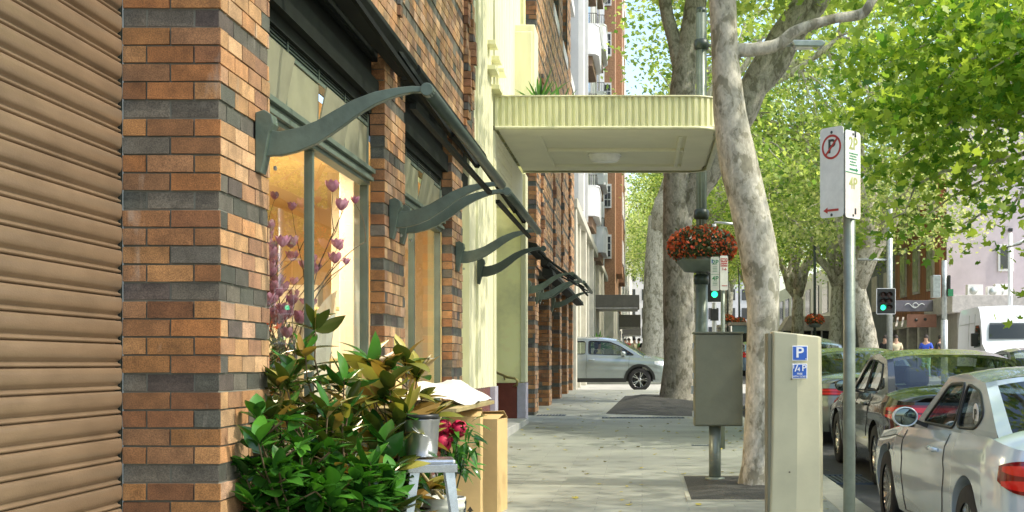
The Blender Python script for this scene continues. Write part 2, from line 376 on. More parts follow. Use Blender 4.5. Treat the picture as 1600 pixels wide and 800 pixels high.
slab('footpath', -3.2, 1.66, 49.7, 300, 0, .11, 'paving')
slab('kerb', 1.663, 1.95, 49.7, 300, .001, .14, 'kerb', .012)
slab('footpath', 9.3, 16, 49.7, 300, 0, .11, 'concrete')
slab('footpath', 11.9, 16, -12, 40.5, 0, .11, 'paving')
slab('kerb', 11.61, 11.897, -12, 40.5, .001, .14, 'kerb', .012)
mbl = MB()
for y in range(-8, 38, 5): mbl.add([(6.7, y, RD(y) + .004), (6.8, y, RD(y) + .004), (6.8, y + 2.5, RD(y + 2.5) + .004), (6.7, y + 2.5, RD(y + 2.5) + .004)], [(0, 1, 2, 3)])
struct(mbl.build('lane_marking', 'line_white'))
# soil squares of the tree pits
def pit(name, pts, hump):
    mb = MB(); n = 26; rows = []
    (ax, ay), (bx, by), (cx, cy), (dx, dy) = pts
    for i in range(n + 1):
        r = []
        for j in range(n + 1):
            u = i / n; v = j / n
            x = (ax * (1 - u) + bx * u) * (1 - v) + (dx * (1 - u) + cx * u) * v; y = (ay * (1 - u) + by * u) * (1 - v) + (dy * (1 - u) + cy * u) * v
            e = min(u, 1 - u, v, 1 - v) * 4; e = min(1, e)
            r.append((x, y, G(y) + .006 + hump * e * (0.5 + .5 * math.sin(3 * u + 1) * math.sin(3 * v)) + .012 * e * RNG.random()))
        rows.append(r)
    mb.grid(rows); return struct(mb.build(name, 'soil'))
pit('soil_patch', ((.44, 11.85), (1.6, 11.85), (1.6, 14.0), (.44, 14.0)), .03)
pit('soil_patch', ((-.72, 26.6), (1.6, 25.2), (1.6, 36.6), (-.45, 35.6)), .14)
gm = MB()
for (x0, x1, y0, y1) in ((.40, 1.64, 11.80, 11.85), (.40, .44, 11.85, 14.04), (.44, 1.64, 14.0, 14.04)):
    gm.box(x0, x1, y0, y1, G(y0) - .05, G(y0) + .012)
struct(gm.build('pit_edging', 'kerb'))
gm = MB()
for i in range(22): gm.box(-.72 + i * .068, -.72 + i * .068 + .04, 25.0, 25.16, G(25) - .02, G(25) + .012)
gm.box(-.75, .8, 24.95, 24.99, G(25) - .02, G(25) + .014); gm.box(-.75, .8, 25.17, 25.21, G(25) - .02, G(25) + .014)
tag(gm.build('drain_grate', 'drain'), 'metal slot grate set in the paving at the edge of the large soil bed', 'drain grate')
gm = MB()
for i in range(9): gm.box(1.99 + i * .06, 2.02 + i * .06, 14.4, 15.3, RD(14.8) - .01, RD(14.8) + .014)
gm.box(1.97, 2.53, 14.36, 14.4, RD(14.4) - .01, RD(14.4) + .016); gm.box(1.97, 2.53, 15.3, 15.34, RD(15.3) - .01, RD(15.3) + .016)
tag(gm.build('gutter_drain', 'drain'), 'blue-grey barred gutter drain beside the front wheel of the black car', 'drain grate')

# ------------------------------------------------------------------ brickwork
C0 = .854 - .0451; CO = .0903; UN = .235
PAL = [(.36, .185, .075), (.30, .145, .065), (.39, .205, .085), (.32, .165, .08), (.25, .12, .06), (.42, .235, .11), (.34, .19, .105), (.37, .17, .065)]
DARK = [(.11, .105, .092), (.085, .09, .078), (.135, .125, .105), (.10, .082, .075)]
def bricks(mb, P, U, Nn, W, z0, z1, parity=0, seed=1, e0=0, e1=0, proud=.012, dark_every=5, tone=1.0):
    sunlit_face = abs(Nn[0]) > .5  # street-facing bricks coloured paler as if sunlit, other faces darker as if shaded
    """courses of brick on a wall: P corner (x,y), U direction along the wall, Nn outward normal"""
    rr = random.Random(seed); U = Vector((U[0], U[1], 0)); Nn = Vector((Nn[0], Nn[1], 0)); P = Vector((P[0], P[1], 0))
    # bed of mortar
    a = P; b = P + U * W
    mb.add([(a.x, a.y, z0), (b.x, b.y, z0), (b.x, b.y, z1), (a.x, a.y, z1)], [(0, 1, 2, 3)], 1)
    i = math.floor((z0 - C0) / CO)
    while C0 + i * CO < z1:
        zb = max(z0, C0 + i * CO + .005); zt = min(z1, C0 + (i + 1) * CO - .005)
        if zt - zb > .01:
            dk = (i % dark_every == 0)
            off = -(UN / 2) * ((i + parity) % 2)
            u = off
            while u < W - .02:
                u0 = max(0, u + .005); u1 = min(W, u + UN - .005)
                if u1 - u0 > .02:
                    pr = (proud - .009 if dk else proud) + rr.uniform(-.0015, .0015)
                    s0 = u0 - (pr if (u <= 0 and e0) else 0); s1 = u1 + (pr if (u + UN >= W - .02 and e1) else 0)
                    if u <= 0: s0 = -pr * e0
                    if u + UN >= W: s1 = W + pr * e1
                    isd = dk or rr.random() < .08; c = rr.choice(DARK) if isd else rr.choice(PAL)
                    k = rr.uniform(.78, 1.2) * tone; c = (c[0] * k * .95, c[1] * k * .93, c[2] * k * .85) if isd else (c[0] * k * (1.12 if sunlit_face else .80), c[1] * k * (1.27 if sunlit_face else .74), c[2] * k * (1.45 if sunlit_face else .60))
                    q = [P + U * s0, P + U * s1, P + U * s1 + Nn * pr, P + U * s0 + Nn * pr]
                    v = [(q[j].x + rr.uniform(-.0012, .0012), q[j].y + rr.uniform(-.0012, .0012), z + rr.uniform(-.0022, .0022)) for z in (zb, zt) for j in range(4)]
                    mb.add(v, [(0, 1, 2, 3), (4, 5, 6, 7), (2, 3, 7, 6), (1, 2, 6, 5), (3, 0, 4, 7)], 0, False, c)
                u += UN
        i += 1
def pillar(name, parent, x_in, x_out, y0, y1, z0, z1, seed, extra=None, tone=1.0):
    mb = MB()
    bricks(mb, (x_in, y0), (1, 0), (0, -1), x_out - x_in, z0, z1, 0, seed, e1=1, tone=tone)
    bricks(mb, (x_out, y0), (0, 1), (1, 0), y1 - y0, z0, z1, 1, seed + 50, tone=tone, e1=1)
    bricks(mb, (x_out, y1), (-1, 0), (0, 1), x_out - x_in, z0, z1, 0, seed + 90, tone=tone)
    return mb.build(name, ['brick', 'mortar'], parent, col=True, fix=True)
def lugs(mb, x, y, z0, z1, seed, w=.11):   # vertical strip of projecting decorative bricks
    rr = random.Random(seed); z = z0; i = 0
    while z < z1:
        c = rr.choice(PAL + DARK); k = rr.uniform(.8, 1.1)
        d = (.03, .055, .085, .055)[(i // 3) % 4]
        mb.box(x, x + d, y - w / 2, y + w / 2 + (.1 if (i // 3) % 2 else 0), z + .005, z + CO - .005, 0, tuple(q * k for q in c)); z += CO; i += 1

shop = thing('shop_building', 'polychrome brick corner shop with florist windows, black awning hoods and a roller shutter', 'building', (-2.1, 6.6, 0))
shop.location = (0, 0, 0)
WX = -2.1
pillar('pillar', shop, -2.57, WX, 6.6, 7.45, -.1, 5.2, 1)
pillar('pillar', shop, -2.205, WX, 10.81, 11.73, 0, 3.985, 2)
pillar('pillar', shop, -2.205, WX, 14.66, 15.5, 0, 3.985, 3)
mb = MB()
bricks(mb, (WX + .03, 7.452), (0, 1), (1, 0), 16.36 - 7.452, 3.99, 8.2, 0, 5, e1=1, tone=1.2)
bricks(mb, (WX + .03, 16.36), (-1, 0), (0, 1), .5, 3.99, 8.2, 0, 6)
mb.box(-2.6, WX + .028, 7.46, 16.35, 3.99, 8.2, 1)
for yy, za, zb in ((11.25, 4.32, 8.1), (15.42, 3.95, 8.1), (15.9, 4.4, 8.1)): lugs(mb, WX + .04, yy, C0 + CO * round((za - C0) / CO), zb, int(yy * 7))
mb.build('upper_wall', ['brick', 'mortar'], shop, col=True)
# recessed dark lining behind awnings and above windows
mb = MB()
for (a, b) in ((7.47, 10.78), (11.76, 14.63), (15.53, 16.3)):
    mb.box(-2.42, -2.19, a, b, 3.42, 3.98)
    mb.box(-2.185, -2.13, a, b, 3.50, 3.68); mb.box(-2.185, -2.14, a, b, 3.84, 3.97)
mb.build('lintel', 'black_green', shop)
mb = MB(); mb.box(-3.2, -2.62, 7.46, 7.6, 0, 4); mb.build('wall', 'room_pale', shop)
# shutter: slats of convex section
mb = MB()
P_ = .1155; rows = []
prof = [(0, -.026), (.0035, -.026), (.004, -.002), (.009, .003), (.015, .001), (.020, -.010), (.027, -.015), (.034, -.008), (.040, .001), (.050, .0055), (.065, .008), (.085, .0085), (.103, .0075), (.110, .004), (.1125, -.002), (.113, -.026)]
k = 0
while k * P_ < 4.6:
    for dz, dx in prof: rows.append([(-2.57 + dx, y, -.12 + k * P_ + dz) for y in (2.2, 6.56)])
    k += 1
mb.grid(rows); mb.build('roller_shutter', 'shutter', shop)
mb = MB(); mb.box(-2.66, -2.575, 6.565, 6.598, 0, 4.6); mb.build('shutter_guide', 'black_green', shop)

# shop windows
def shop_window(y0, y1, mull):
    X = -2.25
    fr = MB()
    fr.box(X - .03, X + .035, y0, y0 + .045, .62, 3.42); fr.box(X - .03, X + .035, y1 - .045, y1, .62, 3.42)
    for m_ in mull: fr.box(X - .03, X + .03, m_ - .022, m_ + .022, .68, 2.84)
    fr.box(X - .03, X + .04, y0 + .046, y1 - .046, .60, .68)
    # moulded transom: stepped rails
    for k, (d, za, zb) in enumerate(((.055, 2.84, 2.866), (.085, 2.868, 2.90), (.068, 2.902, 2.928), (.10, 2.93, 2.965), (.05, 2.967, 2.985))): fr.box(X - .03, X + d, y0 + .046, y1 - .046, za, zb)
    n = 4; w = (y1 - y0 - .09) / n
    for i in range(n + 1): yy = y0 + .045 + i * w; fr.box(X - .028, X + .028, yy - .018, yy + .018, 2.985, 3.31)
    fr.box(X - .03, X + .045, y0 + .046, y1 - .046, 3.31, 3.335)
    win = fr.build('window', 'frame_green', shop, .003)
    g = MB(); g.add([(X, y0 + .045, .68), (X, y1 - .045, .68), (X, y1 - .045, 2.84), (X, y0 + .045, 2.84)], [(0, 1, 2, 3)]); g.build('pane', 'shop_glass', win)
    hp = MB()
    for i in range(n):
        a = y0 + .045 + i * w + .02; b = a + w - .04
        op = .06 if i in (0, 2) else .01
        Mx = Matrix.Translation((X + .02 + op / 2, (a + b) / 2, 3.15)) @ Matrix.Rotation(math.asin(min(.9, op / .3)), 4, 'Y')
        hp.obox(Mx, .005, (b - a) / 2, .155, 0)
    hp.build('hopper_light', mat('frosted', (.26, .26, .17), .3, 0, .15, 5), win)
    lv = MB(); k = 0
    for i in range(7): lv.box(X - .02, X + .03, y0 + .05, y1 - .05, 3.345 + i * .0225, 3.345 + i * .0225 + .010)
    for i in range(5): yy = y0 + .05 + (y1 - y0 - .1) * i / 4; lv.box(X - .02, X + .036, yy - .016, yy + .016, 3.34, 3.50)
    lv.build('louvre', 'dark_green', win)
    sr = MB(); sr.box(X - .06, X + .03, y0, y1, -.05, .598); sr.build('stall_riser', 'maroon', win)
    return win
shop_window(7.475, 10.795, [9.0])
shop_window(11.76, 14.645, [13.0])
# the lit rooms behind the windows
def room(y0, y1, m, e):
    mb = MB(); x0 = -5.2; x1 = -2.34
    v = [(x0, y0, .4), (x1, y0, .4), (x1, y1, .4), (x0, y1, .4), (x0, y0, 3.3), (x1, y0, 3.3), (x1, y1, 3.3), (x0, y1, 3.3)]
    mb.add(v, [(0, 1, 2, 3), (4, 5, 6, 7), (0, 4, 5, 1), (2, 6, 7, 3), (3, 7, 4, 0)])
    mb.box(x0 + .05, x0 + .4, y0 + .5, y0 + 1.6, 1.7, 2.5); mb.box(x0 + .05, x0 + .35, y0 + 2.0, y0 + 2.7, .4, 2.9)
    mb.build('shop_interior', m, shop, fix=False)
    L = bpy.data.lights.new('shop_ceiling_lamp', 'AREA'); L.energy = e; L.color = (1, .80, .55); L.size = 1.2; L.size_y = 1.6; L.shape = 'RECTANGLE'
    o = bpy.data.objects.new('shop_ceiling_lamp', L); COL.objects.link(o); o.location = (-3.7, (y0 + y1) / 2, 3.22); o.parent = shop
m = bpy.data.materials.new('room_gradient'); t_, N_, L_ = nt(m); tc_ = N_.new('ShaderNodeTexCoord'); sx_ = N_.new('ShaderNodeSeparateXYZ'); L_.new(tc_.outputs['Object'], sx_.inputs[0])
mr_ = N_.new('ShaderNodeMapRange'); mr_.inputs[1].default_value = 1.6; mr_.inputs[2].default_value = 2.5; L_.new(sx_.outputs['Z'], mr_.inputs[0]); cr_ = N_.new('ShaderNodeValToRGB'); cr_.color_ramp.elements[0].color = (.62, .60, .52, 1); cr_.color_ramp.elements[1].color = (.80, .56, .28, 1)  # warm glow of the upper room painted into the wall colour
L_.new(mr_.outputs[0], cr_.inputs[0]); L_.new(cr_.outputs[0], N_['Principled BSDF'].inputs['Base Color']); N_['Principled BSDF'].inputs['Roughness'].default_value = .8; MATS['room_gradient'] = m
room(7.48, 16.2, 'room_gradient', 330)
# display columns, pictures and stock inside the shop
for k, (x, y, w_, z0, z1, mm) in enumerate(((-3.15, 14.0, .12, .45, 3.25, 'room_pale'), (-4.2, 15.2, .5, .45, 2.3, 'room_pale'), (-2.75, 12.4, .07, .45, 3.25, 'room_pale'))): MB().box(x - w_, x + w_, y, y + .25, z0, z1).build('interior_column', mm, shop, .01)
# service doorway panel between third pillar and the cream building
mb = MB(); mb.box(-2.5, -2.3, 15.53, 16.36, 0, 3.98); mb.build('side_panel', 'cream', shop)

# awning: brackets with a curved arm
def arm_mesh(mb, y, xt, zt, th=.05):
    # side profile drawn in x (outward) and z
    x0 = WX + .055; n = 22; top = []; bot = []
    zb = zt - .60
    for i in range(n + 1):
        t = i / n; x = x0 + (xt - x0) * t
        def tb(p): 
            for (a, va), (b, vb) in zip(p[:-1], p[1:]):
                if t <= b: u = (t - a) / (b - a); return va + (vb - va) * u
            return p[-1][1]
        tt = tb([(0, -.290), (.08, -.300), (.2, -.278), (.32, -.235), (.44, -.170), (.56, -.100), (.68, -.048), (.8, -.015), (.9, .001), (1, .0)])
        h = tb([(0, .175), (.05, .145), (.2, .138), (.4, .130), (.5, .118), (.6, .092), (.7, .070), (.8, .050), (.9, .038), (1, .030)])
        c = zt + tt
        top.append((x, c + h * .5)); bot.append((x, c - h * .42))
    vs = []; fs = []
    for (a, b) in zip(top, bot):
        for yy in (y - th / 2, y + th / 2): vs += [(a[0], yy, a[1]), (b[0], yy, b[1])]
    for i in range(n):
        o = i * 4; p = o + 4
        fs += [(o, o + 1, p + 1, p), (o + 2, p + 2, p + 3, o + 3), (o, p, p + 2, o + 2), (o + 1, o + 3, p + 3, p + 1)]
    mb.add(vs, fs, 0, False)
    mb.add([vs[0], vs[1], vs[3], vs[2]], [(0, 1, 2, 3)])
    mb.lathe([(0, -.035), (.036, -.035), (.036, .035), (0, .035)], (xt, y, zt), 16, 0, 'y', False)
    # wall plate, shield shaped
    zb = zt - .30; pl = [(WX + .012, zb - .15), (WX + .04, zb - .155), (WX + .06, zb - .08), (WX + .085, zb + .06), (WX + .11, zb + .11), (WX + .10, zb + .16), (WX + .06, zb + .185), (WX + .012, zb + .17)]
    mb.prism(pl, 'y', y - .055, y + .055)
def awning(ys, tips, hood, label, second=True):
    t = thing('awning', label, 'awning', (0, 0, 0), group='retracted awnings along the shopfronts')
    for y, (xt, zt) in zip(ys, tips):
        mb = MB(); arm_mesh(mb, y, xt, zt)
        a = mb.build('arm', 'green_paint', t, .004)
        b = MB()
        for dz in (-.42, -.17): b.lathe([(0, .0), (.012, .0), (.014, .012), (0, .018)], (WX + .09, y + .03, zt + dz), 8, 0, 'x', False)
        b.build('bolt', 'galv', a)
    (x0, z0), (x1, z1) = tips
    mb = MB(); mb.tube([(x0, ys[0] - .03, z0), (x1, ys[1] + .03, z1)], .036, 14); mb.build('roller', 'dark_green', t)
    mb = MB(); mb.bar((x0 - .09, ys[0] + .06, z0 - .075), (x1 - .09, ys[1] - .06, z1 - .075), .035, .03); mb.build('front_bar', 'black_green', t)
    h0, h1, hz = hood
    mb = MB(); mb.prism([(WX + .048, hz), (WX + .20, hz - .03), (WX + .22, hz - .09), (WX + .17, hz - .16), (WX + .048, hz - .17)], 'y', h0, h1)
    mb.build('hood', 'black_green', t, .006)
    # folded arms and slack fabric between hood and roller
    MB().bar((WX + .2, ys[0] + .6, hz - .14), (x0 - .05, ys[0] + 1.3, z0 - .03), .04, .025).build('folding_arm', 'black_green', t)
    MB().bar((WX + .2, ys[1] - .6, hz - .14), (x1 - .05, ys[1] - 1.2, z1 - .03), .04, .025).build('folding_arm', 'black_green', t)
    return t
awning((7.24, 11.05), ((-1.166, 2.886), (-1.166, 2.886)), (7.0, 11.2, 3.98), 'nearest retracted awning, with the large curved green arm over the florist window')
awning((11.52, 14.95), ((-1.166, 2.886), (-1.166, 2.886)), (11.35, 16.2, 3.98), 'second retracted awning on curved arms, ending beside the cream building')
mb = MB(); arm_mesh(mb, 16.9, -1.25, 2.86); sa = tag(mb.build('curved_bracket', 'dark_green', None, .004), 'single dark curved awning bracket fixed to the cream pilaster', 'bracket')

# ------------------------------------------------------------------ leaves
def leaf_cloud(name, C, nrm, size, m, parent, shape='rhomb', fold=.12):
    """C (N,3) centres, nrm (N,3) normals"""
    N = len(C)
    if shape == 'rhomb': sh = np.array([(-.5, 0, 0), (0, -.34, fold), (.5, 0, 0), (0, .34, fold)])
    elif shape == 'maple':
        ang = [(-180, .45), (-125, .50), (-100, .27), (-62, .60), (-38, .30), (0, .66), (38, .30), (62, .60), (100, .27), (125, .50)]
        sh = np.array([(r * math.cos(R(a)), r * math.sin(R(a)), (.10 if r > .4 else 0)) for a, r in ang])
    elif shape == 'oval': sh = np.array([(-.5, 0, 0), (-.25, -.19, .04), (.1, -.21, .05), (.5, 0, -.05), (.1, .21, .05), (-.25, .19, .04)])
    k = len(sh)
    n = nrm / np.linalg.norm(nrm, axis=1, keepdims=True)
    r = RNG.normal(size=(N, 3)); t = np.cross(n, r); t /= np.linalg.norm(t, axis=1, keepdims=True); b = np.cross(n, t)
    s = size * RNG.uniform(.65, 1.3, (N, 1))
    V = np.zeros((N, k, 3))
    for j in range(k): V[:, j] = C + s * (sh[j, 0] * t + sh[j, 1] * b + sh[j, 2] * n)
    me = bpy.data.meshes.new(name); me.vertices.add(N * k); me.vertices.foreach_set('co', V.ravel())
    me.loops.add(N * k); me.loops.foreach_set('vertex_index', np.arange(N * k)); me.polygons.add(N)
    me.polygons.foreach_set('loop_start', np.arange(N) * k); me.polygons.foreach_set('loop_total', np.full(N, k)); me.update(); me.validate()
    me.materials.append(M[m]); o = bpy.data.objects.new(name, me); COL.objects.link(o)
    if parent: o.parent = parent
    return o
# ------------------------------------------------------------------ florist display behind the glass
def blossom(mb, c, r, seed, n=7, mi=0):
    rr = random.Random(seed); c = Vector(c)
    for k in range(n):
        a = 2 * math.pi * k / n + rr.random() * .4; tilt = rr.uniform(.45, 1.25); rows = []
        ax = Vector((math.cos(a), math.sin(a), 0)); sd = Vector((-math.sin(a), math.cos(a), 0))
        for i in range(5):
            t = i / 4; w = r * .42 * math.sin(math.pi * (t * .85 + .1)); o = c + ax * r * math.sin(tilt * 1.2) * t ** .7 * .8 + Vector((0, 0, r * 1.1 * t))
            rows.append([o - sd * w, o + ax * (-.12 * r * math.sin(math.pi * t)) * -1, o + sd * w])
        mb.grid(rows, mi)
def twig(mb, p, d, L, r, seed, depth, tips, jit=.25):
    rr = random.Random(seed); pts = [Vector(p)]; d = Vector(d).normalized(); n = 6
    for i in range(n):
        d = (d + Vector((rr.uniform(-jit, jit), rr.uniform(-jit, jit), rr.uniform(-jit * .4, jit * .8)))).normalized(); pts.append(pts[-1] + d * L / n)
    mb.tube(pts, [r * (1 - .55 * i / n) for i in range(n + 1)], 6)
    tips.append((pts[-1], d))
    if depth:
        for k in range(2 + (depth > 1)):
            i = rr.randint(2, n); dd = (d + Vector((rr.uniform(-.8, .8), rr.uniform(-.8, .8), rr.uniform(-.1, .5)))).normalized()
            twig(mb, pts[i], dd, L * .55, r * .6, seed * 7 + k + 1, depth - 1, tips, jit)
def spiky(mb, n, L, w, seed, up=.5, droop=.5):
    rr = random.Random(seed)
    for k in range(n):
        a = rr.uniform(0, 6.28); e = rr.uniform(up * .3, 1.45); l = L * rr.uniform(.6, 1.1); d = Vector((math.cos(a), math.sin(a), 0)); sd = Vector((-d.y, d.x, 0)); rows = []
        for i in range(6):
            t = i / 5; p = d * l * t * math.cos(e) + Vector((0, 0, l * t * math.sin(e) - droop * l * t * t * .5)); ww = w * math.sin(math.pi * (.15 + .85 * t)) if i < 5 else .001
            rows.append([p - sd * ww, p + Vector((0, 0, -ww * .4)), p + sd * ww])
        mb.grid(rows)
for i, (x, y, lean) in enumerate(((-2.62, 8.35, (.06, .05)), (-2.55, 9.75, (-.05, -.1)), (-2.6, 9.3, (0, .1)))):
    t = thing('magnolia_arrangement', ('tall pink magnolia branches at the left of the florist window', 'cluster of pink magnolia blooms at the right of the florist window', 'pink magnolia branches in the middle of the florist window')[i], 'flower arrangement', (x, y, 1.0), group='magnolia branches in the florist window')
    mb = MB(); tips = []
    for k in range(7): twig(mb, (0, 0, .1), (lean[0] + random.uniform(-.25, .25), lean[1] + random.uniform(-.3, .3), 1), random.uniform(.72, 1.0) - (.0 if i == 1 else .08), .009, 31 + k + i * 9, 2, tips, .24)
    mb.build('branch', 'stem_brown', t)
    mb = MB()
    for k, (p, d) in enumerate(tips):
        if k % 3 != 2: blossom(mb, p, random.uniform(.045, .078), k)
    mb.build('blossom', 'petal_pink', t)
    mb = MB(); mb.lathe([(0, 0), (.10, 0), (.13, .25), (.12, .45), (.11, .45), (.12, .26), (.09, .02), (0, .02)], (0, 0, -.38), 20); mb.build('vase', ['shop_glass', 'paper', 'terracotta'][i], t)
# greenery and cellophane sleeves low in the window
for i, (x, y, z, lab) in enumerate(((-2.5, 8.1, 1.1, 'spiky dark green fern bunch low at the left of the florist window'), (-2.6, 8.8, 1.0, 'leafy green bunch in the middle of the florist window'), (-2.55, 12.6, 1.0, 'green foliage arrangement inside the second window'))):
    t = thing('foliage_arrangement', lab, 'flower arrangement', (x, y, z), group='foliage in the shop windows'); mb = MB(); spiky(mb, 60, .55, .016, 40 + i, .8, .2); mb.build('foliage', 'basket_leaf' if i == 0 else 'camellia_leaf', t, fix=False)
    o_ = t.children[0]; o_.location = (0, 0, .12)
    mb = MB(); mb.lathe([(0, 0), (.09, 0), (.11, .3), (.10, .3), (.08, .02)], (0, 0, -.2), 18); mb.build('vase', ['terracotta', 'paper', 'lilac_stone'][i], t)
t = thing('display_shelf', 'wooden display shelf behind the magnolia branches', 'shelf', (-3.35, 12.9, .42))
mb = MB(); mb.box(-.50, -.46, 0, .25, 0, 2.0); mb.build('side_panel', 'wood_board', t)
mb = MB(); mb.box(.46, .50, 0, .25, 0, 2.0); mb.build('side_panel', 'wood_board', t)
for k in range(3): MB().box(-.44, .44, 0, .25, .5 + k * .5, .53 + k * .5).build('shelf_board', 'wood_board', t)
for i, (x, y, mt, lab) in enumerate(((-2.62, 9.0, 'flower_mass', 'orange flowers low in the florist window'), (-3.0, 11.2, 'camellia_leaf', 'mixed greenery standing deeper inside the shop'), (-2.75, 10.4, 'petal_pink', 'pink flower bucket at the right end of the florist window'), (-2.7, 13.6, 'flower_mass', 'orange flowers inside the second window'))):
    t = thing('flower_bucket', lab, 'flower bucket', (x, y, .62), group='flower buckets inside the shop'); mb = MB(); mb.lathe([(0, 0), (.11, 0), (.14, .3), (.13, .3), (.1, .02)], (0, 0, 0), 18); mb.build('bucket', 'galv', t)
    C = RNG.normal(size=(260, 3)) * np.array([.13, .16, .16]) + np.array([0, 0, .62]); leaf_cloud('foliage', C, RNG.normal(size=C.shape), .10, 'basket_leaf', t, 'oval')
    C = RNG.normal(size=(70, 3)) * np.array([.14, .17, .14]) + np.array([0, 0, .74]); leaf_cloud('blooms', C, RNG.normal(size=C.shape), .07, mt, t, 'maple')
# white wrapped bouquet
t = thing('wrapped_bouquet', 'large white paper wrapped bouquet standing inside the florist window', 'bouquet', (-2.5, 10.1, .9))
rows = []
for i in range(9):
    h = i / 8; r = .06 + .24 * h; rows.append([(r * .6 * math.cos(a) * (1 + .12 * math.sin(5 * a + h * 3)), r * math.sin(a) * (1 + .15 * math.sin(3 * a)), .95 * h + .12 * math.sin(2 * a) * h) for a in [2 * math.pi * k / 22 for k in range(23)]])
mb = MB(); mb.grid(rows); mb.build('wrapping', 'paper', t)

def clusters(cen, npc, rad, flat=.55):
    K = len(cen); C = np.repeat(cen, npc, axis=0); d = RNG.normal(size=C.shape); rr = np.repeat(RNG.uniform(.55, 1.25, (K, 1)) * rad, npc, axis=0)
    C = C + d * rr * np.array([.55, .55, .5 * flat]); nn = RNG.normal(size=C.shape) * .75 + np.array([0, 0, .75]); return C, nn
def crown_points(K, c, rx, ry, rz, hollow=.35):
    out = []
    while len(out) < K:
        p = RNG.uniform(-1, 1, 3); q = np.linalg.norm(p)
        if hollow < q < 1 and p[2] > -.75: out.append(p)
    out = np.array(out) * np.array([rx, ry, rz]); return out + np.array(c)
def limbpath(a, b, sag, n=7, jit=.1, rr=random):
    a = Vector(a); b = Vector(b); L = (b - a).length; pts = []
    for i in range(n + 1):
        t = i / n; p = a.lerp(b, t); p.z += sag * L * math.sin(math.pi * t)
        if 0 < i < n: p += Vector((rr.uniform(-jit, jit), rr.uniform(-jit, jit), rr.uniform(-jit, jit))) * L * .3
        pts.append(p)
    return pts
def make_tree(seed, H, r, fork, crown_c, crown_r, K, npc, leaf, rad, lm, shape='rhomb', lean=(0, 0), nl=6, name='plane_tree'):
    global RNG
    RNG = np.random.default_rng(seed); rr = random.Random(seed)
    t = bpy.data.objects.new(name, None); COL.objects.link(t)
    mb = MB(); n = 9; pts = []
    for i in range(n + 1):
        q = i / n; pts.append((lean[0] * q + .12 * r * math.sin(3 * q + seed) * 2, lean[1] * q, fork * q - .1 * (i == 0)))
    rads = [r * (1.45 if i == 0 else 1.15 if i == 1 else 1.0 - .25 * i / n) for i in range(n + 1)]
    mb.tube(pts, rads, 16, wob=.10, seed=seed)
    top = Vector(pts[-1]); cen = crown_points(K, crown_c, *crown_r)
    limbs = []
    for k in range(nl):
        a = 2 * math.pi * k / nl + rr.random(); e = Vector(crown_c) + Vector((math.cos(a) * crown_r[0] * .6, math.sin(a) * crown_r[1] * .6, rr.uniform(-.15, .55) * crown_r[2]))
        st = top if k % 2 == 0 else Vector(pts[-2])
        P = limbpath(st, e, .07, 8, .14, rr); mb.tube(P, [r * .62 * (1 - .85 * i / 8) + .02 for i in range(9)], 9, wob=.08, seed=seed + k); limbs += P[3:]
    for c in cen[::2]:
        c = Vector(c); q = min(limbs, key=lambda p: (p - c).length); P = limbpath(q, c, .05, 4, .15, rr); mb.tube(P, [.045, .035, .026, .018, .008], 5)
    mb.build('trunk', 'bark', t)
    C, nn = clusters(cen, npc, rad); leaf_cloud('crown', C, nn, leaf, lm, t, shape)
    return t
GT = 'plane trees lining the street'
# shared far trees
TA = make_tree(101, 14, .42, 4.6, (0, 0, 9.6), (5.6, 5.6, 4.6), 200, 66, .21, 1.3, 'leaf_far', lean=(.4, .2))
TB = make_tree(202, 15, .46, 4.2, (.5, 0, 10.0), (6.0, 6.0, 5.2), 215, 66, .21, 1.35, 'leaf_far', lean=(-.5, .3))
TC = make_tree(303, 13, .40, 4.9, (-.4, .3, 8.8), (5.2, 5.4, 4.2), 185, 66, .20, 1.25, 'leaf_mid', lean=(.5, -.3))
def place(src, used, x, y, rz, sc_, label):
    o = src if not used.get(src.name) else copy_tree(src)
    used[src.name] = 1; o.location = (x, y, G(y)); o.rotation_euler = (0, 0, rz); o.scale = (sc_,) * 3; tag(o, label, 'tree', GT); return o
used = {}
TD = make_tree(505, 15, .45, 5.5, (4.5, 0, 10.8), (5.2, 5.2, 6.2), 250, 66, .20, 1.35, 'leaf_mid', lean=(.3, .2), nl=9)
spots = [(TC, 5.5, 152, 0, 1.5, 'pale plane tree in front of the end building at the middle of the street'),
         (TD, .9, 73, .25, 1.0, 'plane tree on the left footpath, second beyond the crossing car'),
         (TD, .7, 95, -.2, 1.05, 'distant plane tree on the left footpath above the far awning'),
         (TD, 1.0, 120, .1, 1.2, 'farthest plane tree in the left footpath row'),
         (TB, 9.9, 57.5, .4, .98, 'stout plane tree behind the right traffic light'),
         (TC, 10.2, 70, 1.9, 1.0, 'pale trunked plane tree left of the stout tree by the right traffic light'),
         (TA, 9.9, 84, 4.0, 1.05, 'plane tree above the cafe awning across the road'),
         (TB, 8.6, 100, 5.2, 1.1, 'far plane tree behind the parking meter top'),
         (TC, 7.4, 122, .7, 1.25, 'farthest plane tree in the middle of the street view'),
         (TA, 4.6, 140, 2.5, 1.4, 'very far plane tree closing the street'),
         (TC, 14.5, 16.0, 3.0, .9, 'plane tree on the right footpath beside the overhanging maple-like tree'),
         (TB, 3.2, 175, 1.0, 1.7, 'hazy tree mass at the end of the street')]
spots.append((TD, .45, 57, 0, 1.25, 'tall plane tree right behind the crossing car at the corner'))
for a in spots: place(a[0], used, a[1], a[2], a[3], a[4], a[5])

# near overhanging tree at the right
t = make_tree(404, 13, .42, 4.4, (0, 0, 9.3), (8.2, 6.6, 3.6), 300, 62, .145, 1.15, 'leaf_near', 'maple', nl=9)
t.location = (12.6, 23.5, G(23.5)); tag(t, 'leafy plane tree at the right whose maple-like leaves hang over the cars', 'tree', GT)
